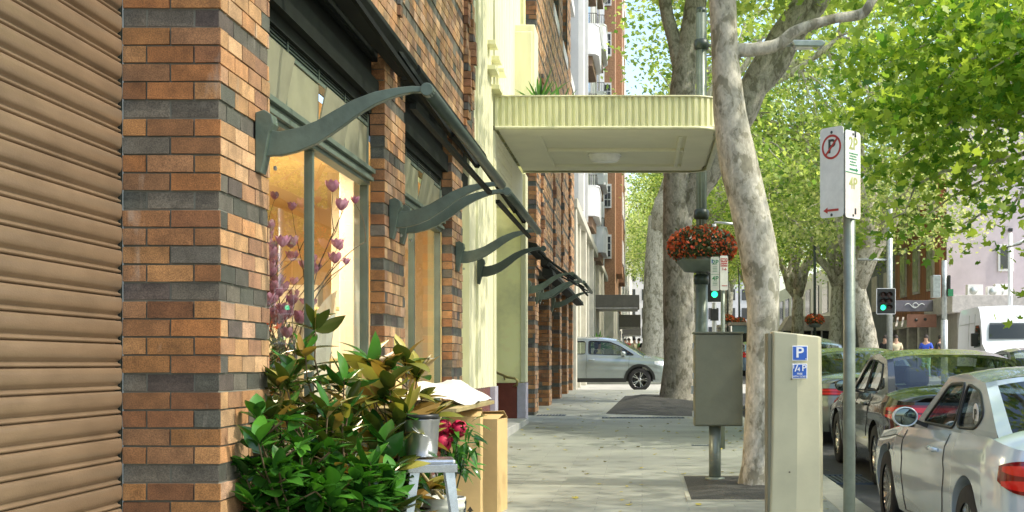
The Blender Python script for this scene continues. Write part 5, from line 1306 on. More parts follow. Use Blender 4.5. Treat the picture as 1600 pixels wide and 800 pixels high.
text_part('lettering', 'FREE', .016, frame_m((x, -.0335, z - .016), (1, 0, 0), (0, 0, 1)), 'plate_white', o); text_part('lettering', 'WITH TICKET', .0135, frame_m((x, -.0335, z - .032), (1, 0, 0), (0, 0, 1)), 'plate_white', o)
for px, py in ((1236, 592), (1233, 737)): MB().lathe([(0, -.006), (.005, -.005), (.006, 0)], (PX(px, D) - t.location.x, -.027, PZ(py, D) - G(D)), 8, 0, 'y').build('screw', 'kiosk_edge', t)

# parking sign pole (near)
D = 6.6; X = PX(1327, D); t = thing('parking_sign_post', 'nearest galvanised pole with a no parking plate and a faded 2P 4P plate', 'sign post', (X, D, G(D)))
mb = MB(); mb.tube([(0, 0, -.1), (0, 0, PZ(208, D) - G(D))], .030, 20); mb.build('pole', mat('weathered_pole', (.20, .235, .19), .45, .5, .18, 12, .1, 60), t)
def rplate(xc, zc, w, h, yaw, y, m, nm, r=.018):
    pts = []
    for cx, cz, a0 in ((w / 2 - r, h / 2 - r, 0), (-w / 2 + r, h / 2 - r, 90), (-w / 2 + r, -h / 2 + r, 180), (w / 2 - r, -h / 2 + r, 270)):
        for k in range(5): a = R(a0 + 90 * k / 4); pts.append((cx + r * math.cos(a), cz + r * math.sin(a)))
    mb = MB(); mb.prism(pts, 'y', -.002, .002); o = mb.build(nm, m, t); o.location = (xc, y, zc); o.rotation_euler = (0, 0, yaw); return o
zc = PZ(271, D) - G(D); a = rplate(PX(1298, D) - X, zc, .148, .445, R(-48), -.038, 'sign_white', 'sign_plate')
fx = lambda x, z: frame_m((x, -.0028, z), (1, 0, 0), (0, 0, 1))
mb = MB(); n = 40; mb.grid([[(r_ * math.cos(2 * math.pi * k / n), -.0032, .125 + r_ * math.sin(2 * math.pi * k / n)) for k in range(n + 1)] for r_ in (.050, .061)]); mb.bar((-.036, -.0038, .087), (.036, -.0038, .163), .0012, .010); mb.build('prohibition_ring', 'sign_red', a)
text_part('letter', 'P', .095, fx(0, .125), 'sign_black', a)
mb = MB(); mb.bar((-.025, -.003, -.187), (.045, -.003, -.187), .001, .011); mb.prism([(-.052, -.187), (-.025, -.172), (-.025, -.202)], 'y', -.0035, -.0025); mb.build('arrow', 'sign_red', a)
mb = MB()
for z_ in (.197, -.21): mb.lathe([(0, -.006), (.006, -.005), (.008, -.002)], (0, 0, z_), 8, 0, 'y')
mb.build('bolt', 'sign_black', a)
b = rplate(PX(1330.5, D) - X, zc - .012, .150, .430, R(42), -.038, 'sign_white', 'sign_plate'); b.rotation_euler = (0, 0, R(52))
mb = MB(); mb.box(-.0745, .0745, -.0024, -.00205, -.205, .005); mb.build('faded_panel', 'sign_faded', b)
text_part('lettering', '2P', .085, fx(0, .150), 'sign_olive', b); text_part('lettering', '4P', .080, fx(0, -.045), 'sign_olive', b)
mb = MB(); mb.box(-.074, .074, -.0032, -.0026, .006, .011); mb.bar((-.035, -.003, .025), (.035, -.003, .025), .001, .009); mb.prism([(.05, .025), (.03, .036), (.03, .014)], 'y', -.0035, -.0025)
for z_, w_ in ((.103, .08), (.090, .07), (.077, .08), (.062, .06), (.048, .07)):
    x_ = -w_ / 2
    while x_ < w_ / 2 - .006: l = random.uniform(.006, .014); mb.box(x_, x_ + l, -.0032, -.0026, z_ - .0035, z_ + .0035); x_ += l + .004
mb.build('small_print', 'sign_green', b)
mb = MB()
for z_ in (.2, -.2): mb.lathe([(0, -.006), (.006, -.005), (.008, -.002)], (0, 0, z_), 8, 0, 'y')
mb.build('bolt', 'sign_black', b)
for dz in (.19, -.19): MB().lathe([(.031, -.015), (.036, -.015), (.036, .015), (.031, .015)], (0, 0, zc + dz), 14).build('clamp', 'dark_alloy', t)

# control cabinet on a post
D = 13.4; X = PX(1117, D); t = thing('control_cabinet', 'olive green electrical cabinet on a stubby steel post in the small soil pit', 'cabinet', (X, D, G(D)))
z0 = PZ(665, D) - G(D); z1 = PZ(522, D) - G(D); x0 = PX(1084, D) - X; x1 = PX(1159, D) - X
mb = MB(); mb.box(x0, x1, -.13, .16, z0, z1); mb.build('box', 'cabinet', t, .008)
mb = MB(); mb.box(x0 + .012, x1 - .012, -.142, -.131, z0 + .012, z1 - .012); mb.build('door', 'cabinet', t, .004)
mb = MB(); mb.tube([(0, 0, -.05), (0, 0, z0 - .002)], .060, 20); mb.lathe([(.06, 0), (.10, 0), (.10, .02), (.065, .03)], (0, 0, 0.03), 20); mb.build('post', 'pole_green', t)
mb = MB()
for z_ in (z1 - .12, z0 + .12, z0 + .5): mb.box(x0 - .018, x0 - .001, -.10, -.04, z_ - .03, z_ + .03)
mb.box(x0 - .03, x0 - .001, -.05, .02, z0 + .32, z0 + .40); mb.build('hinge', 'galv', t, .003)
mb = MB(); mb.box(x0 - .01, x1 + .01, -.15, .18, z1 + .001, z1 + .02); mb.build('lid', 'cabinet', t, .004)

# second parking sign pole
D = 17.7; X = PX(1129.5, D); t = thing('parking_sign_post', 'slim green pole with green-lettered and red-lettered parking plates below the flower basket', 'sign post', (X, D, G(D)))
mb = MB(); mb.tube([(0, 0, -.05), (0, 0, PZ(400, D) - G(D))], .029, 14); mb.build('pole', 'pole_green', t)
zc = PZ(428, D) - G(D)
a = rplate(PX(1117, D) - X, zc, .115, .45, R(-8), -.035, 'sign_white', 'sign_plate'); text_part('lettering', '2P', .085, fx(.004, .15), 'sign_green', a); text_part('lettering', '4P', .085, fx(.004, -.065), 'sign_green', a)
mb = MB(); mb.box(-.045, -.03, -.0032, -.0026, .14, .19); mb.build('symbol', 'blue_plate', a)
mb = MB(); mb.box(-.055, .055, -.0032, -.0026, -.012, -.008)
for z_ in (.09, .07, .05, .03, -.11, -.13, -.15): mb.box(-.03, .03, -.0032, -.0026, z_ - .003, z_ + .003)
mb.build('small_print', 'sign_green', a)
b = rplate(PX(1131, D) - X, zc + .01, .105, .46, R(8), -.036, 'sign_white', 'sign_plate')
mb = MB(); mb.box(-.046, .046, -.0030, -.0024, .145, .195); mb.box(-.046, .046, -.0030, -.0024, .085, .137); mb.bar((-.03, -.003, -.17), (.045, -.003, -.17), .001, .010); mb.build('red_band', 'sign_red', b)
text_part('lettering', 'NO', .045, fx(0, .17), 'sign_white', b); text_part('lettering', 'ZONE', .032, fx(0, .11), 'sign_white', b); text_part('lettering', '7-6', .05, fx(0, .05), 'sign_red', b)
for o in b.children:
    if o.name.startswith('lettering'): o.location.y = -.0012

# lamp pole with basket and street light arm
D = 24.0; X = PX(1096, D); t = thing('street_lamp', 'tall grey-green street lamp pole with a ribbed shaft and a long arm to the right', 'street lamp', (X, D, G(D)))
r_ = 7.5 / F * D
ztop = PZ(16, D) - G(D)
mb = MB(); prof = []
mb.tube([(0, 0, -.05), (0, 0, PZ(440, D) - G(D))], r_ * 1.3, 20); mb.tube([(0, 0, PZ(440, D) - G(D)), (0, 0, ztop)], r_, 20)
for k in range(8): a = 2 * math.pi * k / 8; mb.bar((r_ * math.cos(a), r_ * math.sin(a), PZ(430, D) - G(D)), (r_ * math.cos(a), r_ * math.sin(a), ztop), .018, .018)
mb.build('pole', 'pole_green', t)
for py in (437, 335, 70): z = PZ(py, D) - G(D); MB().lathe([(r_, -.10), (r_ * 1.5, -.08), (r_ * 1.6, 0), (r_ * 1.5, .08), (r_, .10)], (0, 0, z), 20).build('collar', 'dark_green', t)
MB().lathe([(0, .05), (r_ * 1.05, .04), (r_ * 1.1, -.04), (r_, -.05)], (0, 0, ztop), 20).build('cap', 'dark_green', t)
za = PZ(71, D) - G(D); mb = MB(); mb.tube([(0, 0, za), (PX(1240, D) - X, 0, za + .01)], .032, 10); mb.build('arm', 'galv', t)
mb = MB(); mb.prism([(PX(1236, D) - X, za + .07), (PX(1284, D) - X, za + .07), (PX(1289, D) - X, za + .02), (PX(1284, D) - X, za - .045), (PX(1240, D) - X, za - .04)], 'y', -.14, .14)
lh = mb.build('lamp_head', 'galv', t, .015); mb = MB(); mb.box(PX(1262, D) - X, PX(1267, D) - X, -.03, .03, za + .07, za + .12); mb.build('sensor', 'dark_alloy', lh)
mb = MB(); mb.box(PX(1243, D) - X, PX(1280, D) - X, -.11, .11, za - .055, za - .047); mb.build('lens', mat('opal', (.8, .8, .72), .3), lh)
# hanging basket wrapped round the pole
def basket(px, py, D, rad, h, label, nf=2600, sc_=1.0):
    X = PX(px, D); z = PZ(py, D); t = thing('flower_basket', label, 'flower basket', (X, D, z))
    mb = MB(); mb.lathe([(rad * .22, -h * .62), (rad * .55, -h * .60), (rad * .74, -h * .40), (rad * .8, -h * .28), (rad * .70, -h * .28), (rad * .2, -h * .5)], (0, 0, 0), 28); mb.build('bowl', 'pole_green', t)
    d = RNG.normal(size=(nf, 3)); d /= np.linalg.norm(d, axis=1, keepdims=True); rr = RNG.uniform(.62, 1.0, (nf, 1)) ** .5
    C = d * rr * np.array([rad, rad, h * .5]); C = C[C[:, 2] > -h * .36]; C += RNG.normal(size=C.shape) * .03
    leaf_cloud('foliage', C, C / .5 + RNG.normal(size=C.shape) * .6 + np.array([0, 0, .3]), .085 * sc_, 'basket_leaf', t, 'oval')
    nf2 = int(nf * .42); d = RNG.normal(size=(nf2, 3)); d /= np.linalg.norm(d, axis=1, keepdims=True); C = d * np.array([rad, rad, h * .5]) * RNG.uniform(.93, 1.07, (nf2, 1)); C = C[C[:, 2] > -h * .33]
    leaf_cloud('flowers', C, d[:len(C)] * .5 + RNG.normal(size=C.shape) * .8, .062 * sc_, 'flower_mass', t, 'maple'); return t
basket(1097, 386, 24.0, .60, .74, 'large round basket of orange-red flowers fixed around the street lamp pole')
for px, py, D, lab in ((1273, 500, 66, 'distant pink-red flower basket on a thin pole behind the parking meter'), (1155, 503, 90, 'tiny distant red flower basket left of the leaning trunk'), (1137, 498, 95, 'tiny distant red flower basket farther left by the control cabinet')):
    basket(px, py, D, .45, .6, lab, 500, 1.8)
    tt = thing('thin_pole', 'thin dark pole carrying the flower basket ' + {1273: 'behind the parking meter', 1155: 'left of the leaning trunk', 1137: 'by the control cabinet'}[px], 'pole', (PX(px, D), D, G(D))); mb = MB(); mb.tube([(0, 0, 0), (0, 0, 6.5)], .07, 10); mb.build('shaft', 'dark_green', tt); mb = MB(); mb.lathe([(0, .1), (.1, .08), (.16, -.02), (0, -.05)], (0, 0, 6.5), 12); mb.build('cap', 'dark_green', tt)

# traffic lights
def lantern(parent, x, y, z, cols, on, w=.34, hh=.30, board=True):
    nc = len(cols)
    bw = w * nc * .5 + .12
    mb = MB(); mb.box(x - bw, x + bw, y, y + .03, z - hh * 1.5 - .12, z + hh * 1.5 + .12); bd = mb.build('backing_board', 'black_plastic', parent, .04)
    mb = MB(); e = .02; mb.box(x - bw - e, x - bw, y - .005, y + .035, z - hh * 1.5 - .12, z + hh * 1.5 + .12); mb.box(x + bw, x + bw + e, y - .005, y + .035, z - hh * 1.5 - .12, z + hh * 1.5 + .12); mb.box(x - bw, x + bw, y - .005, y + .035, z + hh * 1.5 + .12, z + hh * 1.5 + .14); mb.box(x - bw, x + bw, y - .005, y + .035, z - hh * 1.5 - .14, z - hh * 1.5 - .12); mb.build('board_edge', 'plate_white', bd)
    for c in range(nc):
        for r in range(3):
            xx = x + (c - (nc - 1) / 2) * w; zz = z + (1 - r) * hh; lit = (c, r) == on
            mb = MB(); mb.lathe([(0, -.02), (.06, -.018), (.105, 0)], (xx, y, zz), 16, 0, 'y'); lens = mb.build('lens', 'signal_green' if lit else 'signal_off', parent)
            mb = MB(); rows = [[(xx + .12 * math.cos(a), yy, zz + .12 * math.sin(a)) for a in [R(-20 + 220 * k / 12) for k in range(13)]] for yy in (y, y - .16)]; mb.grid(rows); mb.build('visor', 'black_plastic', lens)
D = 53; X = PX(1390, D); t = thing('traffic_light', 'traffic light with a lit green lamp on the pole right of the stout tree trunk', 'traffic light', (X, D, G(D)))
mb = MB(); mb.tube([(0, 0, 0), (0, 0, PZ(325, D) - G(D))], .125, 14); mb.build('pole', 'galv', t)
mb = MB(); mb.tube([(0, 0, PZ(406, D) - G(D)), (PX(1340, D) - X, 0, PZ(405, D) - G(D))], .05, 8); mb.build('arm', 'galv', t)
lantern(t, PX(1383, D) - X, -.2, PZ(471, D) - G(D), (0, 1), (0, 2), .24, .25)
D = 45; X = PX(1116, D); t = thing('traffic_light', 'traffic light with a lit green lamp half hidden behind the white parking plates', 'traffic light', (X, D, G(D)))
mb = MB(); mb.tube([(0, 0, 0), (0, 0, PZ(350, D) - G(D))], .075, 12); mb.build('pole', 'galv', t)
lantern(t, 0.0, -.2, PZ(448, D) - G(D), (0,), (0, 2), .4, .27)
mb = MB(); mb.tube([(0, 0, PZ(347, D) - G(D)), (PX(1150, D) - X, 0, PZ(350, D) - G(D))], .04, 8); mb.build('arm', 'galv', t)
mb = MB(); mb.box(-.14, .14, -.12, -.09, PZ(492, D) - G(D) - .2, PZ(492, D) - G(D) + .2); mb.build('push_button', 'black_plastic', t, .01)
D = 46; X = PX(1475.5, D); t = thing('signal_pole', 'pale thick pole with signal boxes and green plate left of the white van', 'pole', (X, D, G(D)))
mb = MB(); mb.tube([(0, 0, 0), (0, 0, PZ(500, D) - G(D))], .12, 16); mb.tube([(0, 0, PZ(500, D) - G(D)), (0, 0, PZ(407, D) - G(D))], .095, 16); mb.build('pole', 'galv', t)
mb = MB(); mb.box(-.42, -.14, -.1, .3, PZ(465, D) - G(D), PZ(430, D) - G(D)); mb.build('signal_box', 'galv', t, .02)
mb = MB(); mb.box(.12, .20, -.1, .3, PZ(463, D) - G(D), PZ(430, D) - G(D)); mb.build('signal_box', 'black_plastic', t, .02)
mb = MB(); mb.box(.10, .28, -.14, -.12, PZ(463, D) - G(D), PZ(452, D) - G(D)); mb.build('name_plate', 'sign_green', t)
D = 40; X = PX(1578.5, D); t = thing('lamp_pole', 'slim white lamp pole with a short arm in front of the mauve wall', 'street lamp', (X, D, G(D)))
mb = MB(); mb.tube([(0, 0, 0), (0, 0, PZ(364, D) - G(D))], .07, 12); mb.build('pole', 'white_paint', t)
mb = MB(); mb.tube([(0, 0, PZ(384, D) - G(D)), (.3, 0, PZ(378, D) - G(D)), (.42, 0, PZ(376, D) - G(D))], [.03, .03, .06], 8); mb.build('arm', 'white_paint', t)

# ------------------------------------------------------------------ florist goods on the footpath
def leaf_geo(mb, base, d, up, L, w, curl=.15, mi=0):
    d = Vector(d).normalized(); up = Vector(up); s_ = d.cross(up)
    if s_.length < .05: s_ = d.cross(Vector((1, 0, 0)))
    s_.normalize(); u = s_.cross(d); rows = []; n = 6; o = len(mb.v)
    for i in range(n + 1):
        t = i / n; ww = w * .5 * (math.sin(math.pi * min(1, t * .96 + .04)) ** .8) * (1.1 - .25 * t); p = Vector(base) + d * L * t - u * curl * L * t * t
        rows.append([p - s_ * ww + u * ww * .25, p, p + s_ * ww + u * ww * .25])
    mb.grid(rows, mi)
def bush(name, label, loc, stems, Lr, wr, m, group, seed, whorl=7, top_olive=None, nodes=5, parentmat='stem_brown'):
    rr = random.Random(seed); t = thing(name, label, 'plant', loc, group=group); sm = MB(); lf = MB(); lo_ = MB()
    for (bx, by, dx, dy, h) in stems:
        P = limbpath((bx, by, 0), (bx + dx, by + dy, h), .02, 7, .06, rr); sm.tube(P, [.011 - .001 * i for i in range(8)], 6)
        for j in range(2, 8):
            dirn = (P[j] - P[j - 1]).normalized()
            k_ = whorl if j == 7 else nodes; a0 = rr.uniform(0, 6)
            for k in range(k_):
                a = a0 + 2.4 * k; el = rr.uniform(.75, 1.25) if j == 7 and k < 3 else rr.uniform(-.15, .85)
                d = Vector((math.cos(a) * math.cos(el), math.sin(a) * math.cos(el), math.sin(el))); tgt = lo_ if (top_olive is not None and rr.random() < top_olive) else lf
                base = P[j] - dirn * rr.uniform(0, .06)
                upv = Vector((0, 0, 1)) if rr.random() > (.5 if tgt is lo_ else .18) else Vector((rr.uniform(-1, 1), rr.uniform(-1, 1), -.6))
                leaf_geo(tgt, base, d, upv, rr.uniform(*Lr), rr.uniform(*wr), rr.uniform(-.05, .35))
            # side shoot
            if rr.random() < .6 and j < 7:
                a = rr.uniform(0, 6.28); q = P[j] + Vector((math.cos(a) * .14, math.sin(a) * .14, rr.uniform(.04, .14))); sm.tube([P[j], q], .005, 5)
                for k in range(5):
                    b_ = a + rr.uniform(-1.6, 1.6); d = Vector((math.cos(b_), math.sin(b_), rr.uniform(-.2, 1))); tgt = lo_ if (top_olive is not None and rr.random() < top_olive) else lf
                    leaf_geo(tgt, q, d, (rr.uniform(-.4, .4), rr.uniform(-.4, .4), 1), rr.uniform(*Lr) * .85, rr.uniform(*wr) * .85, rr.uniform(0, .3))
    sm.build('stem', parentmat, t); lf.build('foliage', m, t, fix=False)
    if lo_.v: lo_.build('foliage', 'olive_leaf', t, fix=False)
    bk = MB(); bk.lathe([(0, 0), (.14, 0), (.17, .32), (.155, .32), (.13, .02)], (0, 0, -.0), 20)
    bk.build('bucket', 'black_plastic', t); return t
rr = random.Random(5)
def P8(px, py, D): return (PX(px, D), D, PZ(py, D))
# tall magnolia spray at the left, near the brick pillar
g_ = G(8.4)
def stems_for(tips, D, base):
    out = []
    for px, py, dD in tips:
        x, y, z = P8(px, py, D + dD); out.append((rr.uniform(-.07, .07), rr.uniform(-.07, .07), x - base[0], y - base[1], z - base[2]))
    return out
b1 = (-1.80, 7.75, G(7.7) - .02)
bush('magnolia_branches', 'tall cut magnolia branches with green and rust-backed leaves beside the brick pillar', b1, stems_for([(470, 545, 0), (478, 505, .1), (432, 600, -.35), (455, 600, -.3), (520, 590, 0), (500, 640, -.4), (425, 650, -.4), (545, 625, .1), (480, 580, .3)], 7.7, b1), (.15, .22), (.068, .098), 'magnolia_leaf', 'bunches of cut magnolia branches', 3, 8, .14, 4)
b2 = (-1.58, 8.9, g_ - .02)
bush('magnolia_branches', 'bunch of magnolia branches with broad olive-gold leaves leaning toward the bucket', b2, stems_for([(580, 560, 0), (625, 560, .1), (600, 600, -.3), (650, 585, .2), (560, 600, .3), (610, 620, -.2), (545, 650, 0), (640, 640, -.4)], 8.9, b2), (.19, .27), (.09, .125), 'magnolia_leaf', 'bunches of cut magnolia branches', 8, 8, .62, 3)
b4 = (-1.66, 8.35, g_ - .02)
bush('magnolia_branches', 'dense dark magnolia branches filling the middle of the display', b4, stems_for([(540, 660, 0), (500, 690, -.2), (580, 680, .1), (470, 680, .2), (610, 690, -.1), (555, 700, -.3), (520, 720, .2), (430, 700, .3), (640, 670, .2)], 8.35, b4), (.19, .26), (.085, .12), 'magnolia_leaf', 'bunches of cut magnolia branches', 15, 7, .10, 4)
b3 = (-1.62, 7.4, G(7.4) - .02)
bush('camellia_branches', 'low bunch of bright green glossy camellia leaves at the bottom of the display', b3, stems_for([(440, 740, 0), (480, 720, .1), (520, 735, -.1), (565, 720, 0), (600, 735, .1), (410, 770, .2), (460, 780, -.2), (540, 770, -.3), (580, 775, -.2), (620, 760, .1), (500, 760, -.3), (395, 800, .1), (480, 800, -.4)], 7.4, b3), (.13, .20), (.062, .095), 'camellia_leaf', 'bunches of camellia leaves', 21, 6, None, 5)
b5 = (-1.80, 7.1, G(7) - .02)
bush('camellia_branches', 'second bunch of green camellia leaves against the foot of the brick pillar', b5, stems_for([(395, 740, -.2), (405, 760, 0), (430, 700, .1), (420, 640, -.1), (385, 790, -.3), (405, 690, -.3), (470, 690, .2), (450, 730, -.1), (510, 700, .3), (420, 800, .1), (590, 750, .5), (550, 740, .4)], 7.0, b5), (.13, .19), (.06, .092), 'camellia_leaf', 'bunches of camellia leaves', 34, 6, None, 5)

# stool
D = 8.5; X = PX(674, D); gz = G(D); t = thing('metal_stool', 'square galvanised steel stool carrying the metal bucket', 'stool', (X, D, gz), R(12))
zs_ = PZ(716, D) - gz; hs = .145
mb = MB(); mb.box(-hs, hs, -hs, hs, zs_ - .03, zs_); mb.build('seat', 'stool_metal', t, .014)
for sx in (-1, 1):
    for sy in (-1, 1):
        mb = MB(); a = Vector((sx * (hs - .012), sy * (hs - .012), zs_ - .02)); b = Vector((sx * .195, sy * .195, 0)); n_ = []
        for p, w in ((a, .062), (b, .030)):
            n_ += [p, p + Vector((-sx * w, 0, 0)), p + Vector((-sx * w, -sy * .006, 0)), p + Vector((-sx * .006, -sy * .006, 0)), p + Vector((-sx * .006, -sy * w, 0)), p + Vector((0, -sy * w, 0))]
        mb.add(n_, [(i, (i + 1) % 6, 6 + (i + 1) % 6, 6 + i) for i in range(6)] + [(0, 1, 2, 3, 4, 5), (11, 10, 9, 8, 7, 6)]); mb.build('leg', 'stool_metal', t)
mb = MB(); q = hs + .004
for (ax, ay, bx, by) in ((-q, -q, q, -q), (q, -q, q, q), (q, q, -q, q), (-q, q, -q, -q)): mb.bar((ax, ay, zs_ - .055), (bx, by, zs_ - .055), .012, .05)
mb.build('rail', 'stool_metal', t, .003)
for sx in (-1, 1): MB().bar((sx * .165, -.165, .22), (-sx * .165, .165, .235 if sx > 0 else .215), .028, .006).build('cross_brace', 'stool_metal', t)
# metal bucket standing on the stool
t = thing('steel_bucket', 'shiny steel bucket with a black liner and wire handle on the stool', 'bucket', (PX(659, 8.5), 8.5, PZ(713, 8.5)))
rb_ = 23 / F * 8.5; rt = 28 / F * 8.5; hb_ = 58 / F * 8.5
mb = MB(); mb.lathe([(0, 0), (rb_, 0), (rb_ + .003, .006), (rb_ + .0025, .02), (rb_ + .006, .024), (rt - .004, hb_ - .03), (rt, hb_ - .022), (rt, hb_ - .004), (rt + .005, hb_), (rt - .004, hb_), (rt - .01, hb_ - .05)], (0, 0, 0), 40); mb.build('pail', 'steel', t)
mb = MB(); mb.lathe([(0, hb_ + .0), (rt - .006, hb_ + .004), (rt - .004, hb_ + .03), (rt - .016, hb_ + .034), (rt - .02, hb_ + .01)], (0, 0, 0), 32); mb.build('liner', 'black_plastic', t)
mb = MB(); mb.tube([(-rt * .2 + rt * 1.05 * math.sin(a) * .9, -rt * 1.02 * math.cos(a * .9), hb_ - .03 - .075 * math.sin((a + .4) * 1.3)) for a in [(-.2 + 1.6 * k / 12) for k in range(13)]], .0028, 6); mb.build('handle', 'galv', t)
# plastic pails under stool
t = thing('plastic_pail', 'white plastic pail standing behind the steel stool', 'bucket', (PX(690, 9.0), 9.1, G(9.1)))
mb = MB(); mb.lathe([(0, 0), (.115, 0), (.135, .27), (.145, .275), (.145, .30), (.138, .31), (.150, .335), (.150, .35), (.142, .352), (.135, .30), (.11, .02)], (0, 0, 0), 32); mb.build('tub', 'plastic_pail', t)
mb = MB(); mb.tube([(.149 * math.cos(a), .149 * math.sin(a), .31 - .11 * abs(math.sin(a - .6)) ** .6) for a in [(-2.6 + 2.9 * k / 14) for k in range(15)]], .003, 5); mb.build('handle', 'galv', t)
# table board with white wrapped goods
zt = .0
t = thing('trestle_table', 'rough wooden trestle table carrying white wrapped goods beside the window', 'table', (-1.72, 10.2, G(10.2)))
ztab = PZ(630, 10.4) - G(10.2)
mb = MB(); mb.add([(-.42, -1.05, ztab - .03), (.44, -1.0, ztab - .03), (.48, 1.0, ztab - .03), (-.42, 1.0, ztab - .03), (-.42, -1.05, ztab), (.44, -1.0, ztab), (.48, 1.0, ztab), (-.42, 1.0, ztab)], [(0, 3, 2, 1), (4, 5, 6, 7), (0, 1, 5, 4), (1, 2, 6, 5), (2, 3, 7, 6), (3, 0, 4, 7)]); mb.build('tabletop', 'wood_board', t, .004)
for sy in (-.75, .75):
    for sx in (-1, 1): mb = MB(); mb.bar((sx * .10, sy, ztab - .03), (sx * .32, sy, 0), .05, .03); mb.build('leg', 'wood_board', t)
mb = MB(); mb.bar((.05, -.75, ztab - .08), (.05, .75, ztab - .08), .05, .08); mb.build('apron', 'cardboard_dark', t)
t = thing('wrapped_bundle', 'long white paper covered bundle lying on the wooden table', 'bundle', (-1.60, 10.55, PZ(630, 10.4)))
rows = []; r2 = random.Random(3)
for i in range(15):
    v = i / 14; y = -.75 + 1.55 * v; e = math.sin(math.pi * min(1, max(0, v * .96 + .02))) ** .35; row = []
    for j in range(21):
        u = -1 + 2 * j / 20; z = .17 * e * (1 - abs(u) ** 4) * (.8 + .3 * v) + .02 * math.sin(5 * u + 9 * v) * e + .014 * (r2.random() - .5); row.append((u * .32 * (.9 + .1 * e) + .03 * math.sin(v * 7), y, max(.003, z)))
    rows.append(row)
mb = MB(); mb.grid(rows); mb.build('sheet', 'paper', t)
# peonies under the table
t = thing('peony_bunch', 'bunch of deep pink peonies with dark green leaves beside the steel bucket', 'flowers', (PX(700, 9.3), 9.3, G(9.3)))
sm = MB(); fl = MB(); lf = MB(); rr = random.Random(12)
def peony(mb, c, r, seed):
    q = random.Random(seed); c = Vector(c)
    for k in range(60):
        d = Vector((q.gauss(0, 1), q.gauss(0, 1), q.gauss(.15, 1))).normalized(); s_ = d.orthogonal().normalized(); u = d.cross(s_); a = q.uniform(0, 6.28); s2 = s_ * math.cos(a) + u * math.sin(a); u2 = d.cross(s2); p = c + d * r * q.uniform(.55, 1.0); w = r * .36
        mb.grid([[p - s2 * w - u2 * w * .7, p - u2 * w * .9 + d * w * .3, p + s2 * w - u2 * w * .7], [p - s2 * w * 1.1 + d * w * .2, p + d * w * .6, p + s2 * w * 1.1 + d * w * .2], [p - s2 * w + u2 * w * .7, p + u2 * w * .9 + d * w * .3, p + s2 * w + u2 * w * .7]])
for i, (px, py, r) in enumerate(((693, 668, .052), (690, 692, .062), (716, 670, .056), (702, 686, .03))):
    p = Vector(P8(px, py, 9.25)) - Vector(t.location); peony(fl, p, r, i); sm.tube([(p.x * .3, p.y * .3, .2), p], .006, 6)
for k in range(110):
    px = rr.uniform(685, 742); py = rr.uniform(658, 735); p = Vector(P8(px, py, rr.uniform(9.2, 9.5))) - Vector(t.location); d = Vector((rr.uniform(-.4, 1), rr.uniform(-.8, .3), rr.uniform(-.7, .3))); leaf_geo(lf, p, d, (rr.uniform(-.3, .3), -.3, 1), rr.uniform(.10, .16), rr.uniform(.025, .04), rr.uniform(.1, .4))
for k in range(6): a = k; sm.tube([(0, 0, .15), (.12 * math.cos(a), .08 * math.sin(a), .62)], .006, 5)
sm.build('stem', 'stem_green', t); fl.build('blooms', 'petal_crimson', t); lf.build('foliage', 'camellia_leaf', t, fix=False)
mb = MB(); mb.lathe([(0, 0), (.11, 0), (.13, .3), (.12, .3), (.1, .02)], (0, 0, 0), 20); mb.build('bucket', 'black_plastic', t)
# cardboard boxes
def carton(name, label, x0, x1, y0, y1, h, rz, marks=False):
    cx, cy = (x0 + x1) / 2, (y0 + y1) / 2; w = (x1 - x0) / 2; d = (y1 - y0) / 2
    t = thing(name, label, 'box', (cx, cy, G(cy)), rz, 'cardboard boxes beside the table'); th = .005
    mb = MB(); mb.box(-w, w, -d, -d + th, 0, h); mb.box(-w, w, d - th, d, 0, h); mb.box(-w, -w + th, -d + th, d - th, 0, h); mb.box(w - th, w, -d + th, d - th, 0, h); mb.box(-w + th, w - th, -d + th, d - th, 0, th); b = mb.build('carton', 'cardboard', t)
    fl = MB(); 
    fl.add([(-w, -d, h + .001), (w, -d, h + .001), (w, d * .2, h + .035), (-w, d * .2, h + .035)], [(0, 1, 2, 3)]); fl.add([(-w, d, h + .002), (w, d, h + .002), (w, d * .3, h + .06), (-w, d * .3, h + .05)], [(0, 1, 2, 3)]); fo = fl.build('flap', 'cardboard', t); so = fo.modifiers.new('thick', 'SOLIDIFY'); so.thickness = .005
    if marks:
        mk = MB(); y = -d - .002; xx = w * .35
        mk.prism([(xx - .01, .06), (xx + .01, .06), (xx + .01, .11), (xx + .024, .11), (xx, .145), (xx - .024, .11), (xx - .01, .11)], 'y', y, y + .001)
        mk.prism([(-.09, .44), (-.04, .53), (-.035, .53), (-.085, .44)], 'y', y, y + .001); mk.prism([(-.035, .53), (-.04, .53), (.01, .44), (.016, .44)], 'y', y, y + .001); mk.box(-.10, .03, y, y + .001, .395, .43); mk.box(-.085, .015, y, y + .001, .46, .466)
        mk.bar((-.06, y, .47), (-.03, y, .51), .001, .008); mk.bar((-.02, y, .47), (-.045, y, .51), .001, .008); mk.build('printed_mark', 'cardboard_dark', t)
    return t
carton('cardboard_box', 'tall cardboard box with printed arrow marks, nearer to the steel stool', PX(702, 10.3), PX(750, 10.3), 10.25, 10.55, PZ(652, 10.3) - G(10.3), R(3), True)
carton('cardboard_box', 'plain tall cardboard box at the right end of the display on the footpath', PX(745, 11.0), PX(783, 11.0), 10.95, 11.3, PZ(655, 11.0) - G(11.0), R(-8))
t = thing('paper_parcel', 'kraft paper parcel leaning against the sill of the second window', 'parcel', (-1.98, 10.0, PZ(630, 10.4)))
mb = MB(); mb.prism([(-.13, 0), (.16, 0), (.16, .23), (.05, .30), (-.13, .29)], 'y', -.12, .10); mb.build('wrapping', 'cardboard', t, .01)
